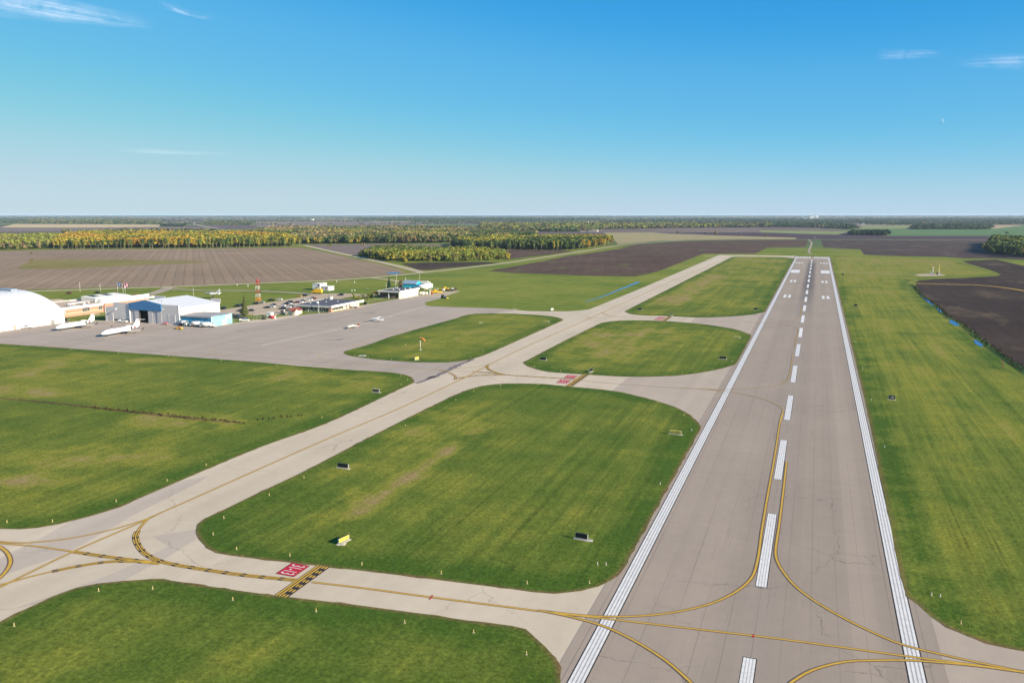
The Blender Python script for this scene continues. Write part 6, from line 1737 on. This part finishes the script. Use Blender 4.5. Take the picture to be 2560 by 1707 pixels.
# wood E
wood('green and yellow wood at the right frame edge', [(2467, 630), (2490, 634), (2560, 640), (2720, 655), (2720, 618), (2560, 609), (2480, 609)], 5.6, 17.5, [(.4, 'green'), (.6, 'dark'), (.8, 'lime'), (1, 'tan')], seed=55, n=60, kind='round', wid=.9,
     front=[([(2466, 631), (2500, 637), (2560, 645)], 22, [(.4, 'dark'), (.65, 'green'), (.85, 'olive'), (1, 'lime')])], flab='tree in the @ of the right frame edge wood front', fkind='round', fgroup='near edge of the right wood', fh=15)
# farther belts
FAR = [('distant yellow green belt beyond the hay meadow', [(1200, 577), (1300, 580), (1480, 579), (1510, 573), (1700, 570), (1930, 568), (1930, 563), (1600, 562), (1200, 564)], 11, 17, [(.3, 'green'), (.5, 'olive'), (.7, 'lime'), (.85, 'tan'), (1, 'gold')], .30),
       ('distant mixed belt left of the hay meadow', [(820, 578), (1000, 577), (1190, 580), (1190, 574), (1000, 570), (700, 570), (640, 578), (640, 583), (760, 580)], 13, 15, [(.4, 'tan'), (.6, 'olive'), (.8, 'green'), (1, 'gold')], .50),
       ('dark scattered belt right of the hay meadow', [(2000, 569), (2135, 575), (2140, 567), (2040, 560), (1920, 560), (1920, 568)], 14, 15, [(.5, 'dark'), (.75, 'bluegreen'), (1, 'tan')], .3),
       ('dark wood block in the green fields on the right', [(2276, 573.6), (2380, 574), (2475, 574), (2482, 570), (2440, 566), (2290, 566)], 12, 16, [(.45, 'dark'), (.7, 'bluegreen'), (.85, 'green'), (1, 'tan')], 0),
       ('dark shelterbelt in the far field on the right', [(2121, 588.5), (2218, 589.5), (2222, 586), (2130, 584.5)], 7, 14, [(.8, 'conifer'), (1, 'dark')], 0),
       ('small dark clump beside the far straw field', [(403, 567.5), (462, 567.8), (463, 564.5), (404, 564.5)], 10, 13, [(1, 'conifer')], 0),
       ('grey green forest beyond the straw field', [(73, 560), (300, 560), (403, 561), (410, 553), (300, 549), (60, 549)], 22, 16, [(.4, 'bluegreen'), (.6, 'olive'), (.8, 'dark'), (1, 'tan')], .38),
       ('grey green forest on the far left', [(-200, 559), (70, 556), (60, 549), (-200, 548)], 24, 16, [(.5, 'bluegreen'), (.8, 'dark'), (1, 'olive')], .38),
       ('grey green wood right of the far road', [(512, 563), (625, 564.5), (640, 556), (520, 553)], 18, 15, [(.5, 'bluegreen'), (.75, 'olive'), (.9, 'green'), (1, 'gold')], .38),
       ('long dark belt near the horizon in the middle', [(1086, 555), (1280, 554), (1500, 552), (1500, 548), (1280, 547), (900, 547), (880, 551)], 26, 16, [(.6, 'dark'), (.85, 'bluegreen'), (1, 'olive')], .36),
       ('dark wood belt near the horizon on the right', [(1500, 558), (1700, 558), (1900, 558), (2150, 560), (2150, 552), (1900, 548), (1500, 550)], 28, 15, [(.45, 'dark'), (.75, 'bluegreen'), (.9, 'tan'), (1, 'green')], .50),
       ('blue green woods beyond the right fields', [(2150, 563), (2300, 564.5), (2600, 562), (2600, 549), (2400, 547), (2150, 550)], 28, 15, [(.45, 'dark'), (.75, 'bluegreen'), (.9, 'tan'), (1, 'green')], .52),
       ('open woods behind the yellow wood', [(150, 591), (480, 590), (640, 588), (640, 583), (400, 582), (150, 583)], 13, 15, [(.4, 'green'), (.6, 'olive'), (.8, 'bluegreen'), (1, 'tan')], .52)]
for lab, pts, st_, hh, names, dn in FAR:
    wood(lab, pts, st_, hh, names, kind='round', n=14, seed=len(lab), wid=1.25, dens=dn if dn else None)
def horizon_woods(label, y0, y1, step, size, dens, seed):
    poly = GP([(-150, y0), (2750, y0), (2750, y1), (-150, y1)])
    P = scatter(poly, step)
    s1 = smooth_noise(P * np.array([1 / 2.6, 1 / .8]), 700, seed)
    P = P[s1 * .7 + .3 * smooth_noise(P, 260, seed + 1) > dens]
    hts = rng.uniform(7, 12, len(P))
    cols = [vary(pick(a, [(.5, 'dark'), (.75, 'bluegreen'), (.88, 'olive'), (1, 'tan')])) for a in rng.random(len(P))]
    wood_mass('woodland', label, P, hts, cols, 'round', 7, size / 12)
horizon_woods('scattered dark woods across the plain about five kilometres off', 562, 549, 52, 26, .64, 3)
horizon_woods('bluish woods across the plain close to the horizon', 549, 542.2, 125, 80, .57, 5)
horizon_woods('thin blue line of woods on the horizon', 542.2, 539.4, 300, 220, .48, 7)

# single trees
tree('spruce_tree', 'tall spruce standing in front of the parking lot', 'tree', 'spruce', *G(612, 788.5), 13.5, (.062, .075, .026), 1.0, None)
tree('spruce_tree', 'dark conical spruce behind the garage roof', 'tree', 'spruce', *G(973, 720), 10.5, (.02, .045, .022), 1.0, None)
for px_, py_, hh, c, lab, k in ((886, 745.5, 4.0, 'lime', 'rounded yellow green bush left of the lamp post past the terminal', 'bush'), (908, 747.5, 3.6, 'olive', 'low olive bush in the middle of the shrub row', 'bush'), (921, 746.5, 3.6, 'lime', 'small yellow green bush right of the lamp post', 'bush'),
                               (940, 744.5, 5.2, (.20, .12, .04), 'rusty brown bush beside the garage', 'bush'), (930, 745.5, 4.2, 'dark', 'dark green bush touching the rusty bush', 'bush'), (897, 748, 3.0, 'olive', 'low bush behind the terminal corner', 'bush'),
                               (292, 738, 3.0, (.16, .11, .06), 'brown shrub at the foot of the blue flag', 'bush'), (340, 752, 5.5, (.22, .15, .07), 'bare tan tree behind the blue gable', 'round'), (1002, 720, 6.5, (.12, .09, .06), 'bare brown tree behind the garage roof', 'round'),
                               (826, 622, 9, 'olive', 'lone dark tree beside the diagonal road', 'round'), (909, 620.5, 10, 'tan', 'lone bare tree in the soil behind the grove', 'round'), (1789, 588.5, 15, 'tan', 'tall lone bare tree by the purple field', 'round'), (1761.5, 587.8, 8, 'dark', 'short lone tree left of the tall bare one', 'round'),
                               (1914.5, 592.5, 11, 'tan', 'lone bare tree near the runway axis beyond the road', 'round'), (1852, 591, 8, 'tan', 'small bare tree between the two lone trees', 'round'), (1693, 583.8, 9, 'dark', 'dark round tree at the left end of the purple field', 'round'), (2516, 587, 10, 'dark', 'lone dark bush in the green crop at the right', 'bush'),
                               (2145, 572.3, 15, 'tan', 'bare round tree at the corner of the pale green block', 'round'), (1200, 576.5, 20, 'conifer', 'large dark tree at the left end of the yellow green belt', 'round'), (80, 655, 5, 'olive', 'low bush in the marsh patch', 'bush'), (78, 634.5, 4, 'olive', 'low olive bush at the top of the brown field', 'bush')):
    tree('bush' if k == 'bush' else 'lone_tree', lab, 'bush' if k == 'bush' else 'tree', k, *G(px_, py_), hh, c, 1.0, None)

# tufts of brown reed along the muddy ditch
def tufts(name, label, pts, n, spread, hgt, col):
    P = line_trees(pts, n, 0)
    V, Fq = [], []
    for x, y in P:
        x += rng.normal(0, spread); y += rng.normal(0, spread)
        for _ in range(4):
            a = rng.uniform(0, 6.28)
            w, hh = .22, hgt * rng.uniform(.5, 1.2)
            dx, dy = math.cos(a) * w, math.sin(a) * w
            lx, ly = rng.normal(0, .25, 2)
            o = len(V)
            V += [(x - dx, y - dy, .1), (x + dx, y + dy, .1), (x + lx, y + ly, .1 + hh)]
            Fq.append((o, o + 1, o + 2))
    me = bpy.data.meshes.new(name)
    me.from_pydata(V, [], Fq)
    me.materials.append(plain(name + '_col', col, .9, 0, .4, .5, .05))
    tag(link(name, me), label, 'reeds', None, 'stuff')
tufts('reeds', 'dark dead reeds standing in the muddy ditch on the left field', [(230, 1019), (299.5, 1027), (435.7, 1041.5), (520, 1050), (607, 1057.5)], 320, .5, .8, (.055, .038, .022))
tufts('reeds', 'rusty reeds at the end of the muddy ditch', [(640, 1051), (680, 1047), (715, 1043), (748, 1041)], 110, .6, .8, (.24, .09, .03))
tufts('reeds', 'green reeds along the ditch by the black field', [(2284, 716), (2308, 741), (2340, 764), (2370, 791), (2405, 810), (2448, 846), (2510, 892), (2563, 929)], 500, 1.0, 1.1, (.04, .085, .02))

print('TRIS', sum(len(o.data.polygons) for o in bpy.data.objects if o.type == 'MESH' and o.get('kind') == 'stuff') * 2)
# ================================================================== FAR TOWN, SKY THINGS
def far_box(name, label, cat, px_, py_, w, d, hgt, mat, roof=None, grp='far town buildings'):
    x, y = G(px_, py_)
    t = thing(name, label, cat, (x, y, .5), 0, grp)
    MB().box(-w/2, w/2, -d/2, d/2, 0, hgt).build('wall', mat, t)
    MB().prism([(-w/2 - 1, hgt), (w/2 + 1, hgt), (0, hgt + min(w * .2, 3.5))], -d/2 - 1, d/2 + 1).build('roof', roof or M_roofg, t)
    return t
for px_, py_, n, hh, lab in ((2029, 548.2, 2, 30, 'shorter pair of white grain silos in the far town'), (2039.5, 548.0, 4, 42, 'tall row of white grain silos in the far town')):
    x, y = G(px_, py_)
    t = thing('grain_silo', lab, 'silo', (x, y, .5), 0, 'far town buildings')
    for k in range(n): MB().tube((k * 16 - n * 8, 0, 0), (k * 16 - n * 8, 0, hh), 7.5, n=14).build('bin', M_white, t)
    MB().box(-n * 8 - 6, n * 8 - 10, -4, 4, hh + .1, hh + 6).build('headhouse', M_steel, t)
x, y = G(2007.6, 547.2)
t = thing('water_tower', 'pale blue water tower in the far town', 'water tower', (x, y, .5), 0, 'far town buildings')
MB().tube((0, 0, 0), (0, 0, 24), 3.5, n=10).build('stem', M_bluel, t)
MB().tube((0, 0, 24), (0, 0, 40), 7.5, n=14).build('tank', M_bluel, t)
far_box('church', 'white church in the far town', 'church', 1997.5, 551, 26, 40, 10, M_white)
far_box('farm_building', 'white barn right of the grain silos', 'barn', 2052, 548.8, 40, 40, 9, M_white, M_white)
far_box('farm_building', 'pink roofed building left of the grain silos', 'barn', 2013, 547.5, 50, 40, 9, M_white)
far_box('farm_building', 'long white shed far off beyond the runway axis', 'barn', 1935, 551.8, 150, 40, 8, M_white, M_white)
far_box('farm_building', 'white shed beside the yellow green belt', 'barn', 1467, 557.2, 26, 24, 7, M_white)
far_box('farm_building', 'pinkish farmhouse roofs at the edge of the hay meadow', 'farmhouse', 1462, 579.6, 32, 14, 5, M_stucco, M_roofred, None)
far_box('farm_building', 'longer pinkish farm shed at the edge of the hay meadow', 'farm shed', 1483, 579.8, 34, 12, 5, M_stucco, M_rooftan, None)
far_box('farm_building', 'white farmhouse hidden in the mixed wood', 'farmhouse', 990, 604.5, 16, 12, 5, M_white, M_roofg, None)
far_box('farm_building', 'white building behind the long yellow wood', 'farmhouse', 406, 581.5, 20, 14, 6, M_white, M_roofg, None)
far_box('farm_building', 'white roofed farm behind the long yellow wood on the right', 'farmhouse', 446, 582, 22, 14, 6, M_white, M_white, None)
far_box('farm_building', 'white barn in the grey fields in the middle distance', 'barn', 780, 549.8, 40, 30, 7, M_white, M_white, None)
far_box('farm_building', 'white farmhouse beside the pale green block', 'farmhouse', 2159, 562.2, 24, 16, 5, M_white, M_white, None)
tw_ = lattice('approach_gate', 'small metal frame beside the track beyond the runway', *G(2038, 598.5), 6, 1.2, 1.0, 2, [M_pole, M_steel])

def cloud_mat(name, seed, dens, stretch):
    m = bpy.data.materials.new(name)
    m.use_nodes = True
    n, l = m.node_tree.nodes, m.node_tree.links
    n.clear()
    t = NT(m)
    out = t.node('ShaderNodeOutputMaterial')
    mix = t.node('ShaderNodeMixShader')
    tr = t.node('ShaderNodeBsdfTransparent')
    tl = t.node('ShaderNodeBsdfTranslucent')
    tl.inputs['Color'].default_value = (.95, .93, .95, 1)
    uv = t.node('ShaderNodeTexCoord').outputs['UV']
    u, v, _ = t.sep(uv)
    f = t.noise(t.map(uv, (stretch, stretch * .28, 1), 0, (seed, seed * .7, 0)), 3.2, 7, .62, .6)
    f2 = t.noise(t.map(uv, (stretch * .3, 4.0, 1), R(6), (seed * 2, 0, 0)), 2.0, 5, .6, .4)
    ex = t.math('MULTIPLY', t.rng(u, 0, .3), t.rng(u, .5, 1, 1, 0))
    ey = t.math('MULTIPLY', t.rng(v, 0, .45), t.rng(v, .55, 1, 1, 0))
    a = t.math('MULTIPLY', t.math('MULTIPLY', ex, ey), t.rng(t.math('MULTIPLY', f, f2), .14, .36))
    a = t.math('MULTIPLY', a, dens * .27, clamp=True)
    t.link(a, mix.inputs[0])
    t.link(tr.outputs[0], mix.inputs[1])
    t.link(tl.outputs[0], mix.inputs[2])
    t.link(mix.outputs[0], out.inputs['Surface'])
    return m
for i, (q, dens, st_, lab) in enumerate(((((-150, -62), (395, 38), (395, 78), (-150, 36)), 1.5, 2.6, 'broad ribbed wisp of cloud at the upper left corner'), (((-160, -40), (260, 40), (260, 62), (-160, 8)), 1.1, 2.0, 'lower faint veil under the upper left cloud'),
                                        (((395, 0), (545, 42), (540, 58), (395, 20)), 1.3, 1.2, 'short slanting wisp right of the upper left cloud'), (((290, 364), (600, 383), (600, 393), (290, 382)), .7, 1.0, 'thin low cloud streak above the left woods'),
                                        (((2190, 118), (2360, 126), (2360, 148), (2190, 152)), 1.0, 1.2, 'small pale cloud streak at the upper right'), (((2380, 140), (2700, 126), (2700, 190), (2380, 168)), .9, 1.6, 'faint cloud bands at the right frame edge'))):
    zc = 4200.0
    P = [(*G(x, y, zc), zc) for x, y in q]
    nx, ny = 8, 3
    vs, uvs = [], []
    for b_ in range(ny + 1):
        for a_ in range(nx + 1):
            s, r_ = a_ / nx, b_ / ny
            top = Vector(P[0]).lerp(Vector(P[1]), s); bot = Vector(P[3]).lerp(Vector(P[2]), s)
            vs.append(bot.lerp(top, r_) + Vector((0, 0, 60 * math.sin(s * 5 + i) * math.sin(r_ * 3))))
            uvs.append((s, r_))
    fs = [(b_ * (nx + 1) + a_, b_ * (nx + 1) + a_ + 1, (b_ + 1) * (nx + 1) + a_ + 1, (b_ + 1) * (nx + 1) + a_) for b_ in range(ny) for a_ in range(nx)]
    me = bpy.data.meshes.new('cloud')
    me.from_pydata([tuple(v) for v in vs], [], fs)
    ul = me.uv_layers.new(name='UVMap')
    for lp in me.loops: ul.data[lp.index].uv = uvs[lp.vertex_index]
    me.materials.append(cloud_mat(f'cloud_{i}', i * 3.7 + 1.3, dens, st_))
    tag(link('cloud', me), lab, 'cloud', None, 'stuff')

# day moon, only its sunlit right side shows against the sky
dx, dy = G(2351.5, 304, 4000.0)
dv = Vector((dx, dy, 4000.0 - H)).normalized() * 60000
m = bpy.data.materials.new('moon_surface'); m.use_nodes = True
t_ = NT(m); b_ = m.node_tree.nodes['Principled BSDF']
b_.inputs['Base Color'].default_value = (.6, .6, .6, 1)
b_.inputs['Alpha'].default_value = .10
rr = 205.0
ax = dv.normalized(); rt = ax.cross(Vector((0, 0, 1))).normalized(); up = rt.cross(ax)
mb_ = MB()
vs, fs = [], []
for k in range(13):
    la = -math.pi / 2 + math.pi * k / 12
    for j in range(7):
        lo_ = (math.pi / 2) * j / 6 * 1.1 - .15
        vs.append(rt * (rr * math.cos(la) * math.sin(lo_)) + up * (rr * math.sin(la)) - ax * (rr * math.cos(la) * math.cos(lo_)))
fs = [(k * 7 + j, k * 7 + j + 1, (k + 1) * 7 + j + 1, (k + 1) * 7 + j) for k in range(12) for j in range(6)]
mo_ = mb_.add(vs, fs, True).build('moon', m)
mo_.location = dv + Vector((0, 0, H))
mo_.rotation_euler = (0, .35, 0)
tag(mo_, 'faint half moon low in the right sky', 'moon')

# ------------------------------------------------------------------ haze over the plain
HAZE = 0.000030
hz = MB().box(-33000, 33000, -33000, 33000, -1.0, 67.0).mesh('haze')
m = bpy.data.materials.new('haze')
m.use_nodes = True
n = m.node_tree.nodes
n.remove(n['Principled BSDF'])
pv = n.new('ShaderNodeVolumePrincipled')
pv.inputs['Color'].default_value = (.62, .82, 1.0, 1)
pv.inputs['Density'].default_value = HAZE
m.node_tree.links.new(pv.outputs[0], [q for q in n if q.type == 'OUTPUT_MATERIAL'][0].inputs['Volume'])
hz.materials.append(m)
tag(link('haze', hz), 'thin bluish haze lying over the plain', 'haze', None, 'stuff')
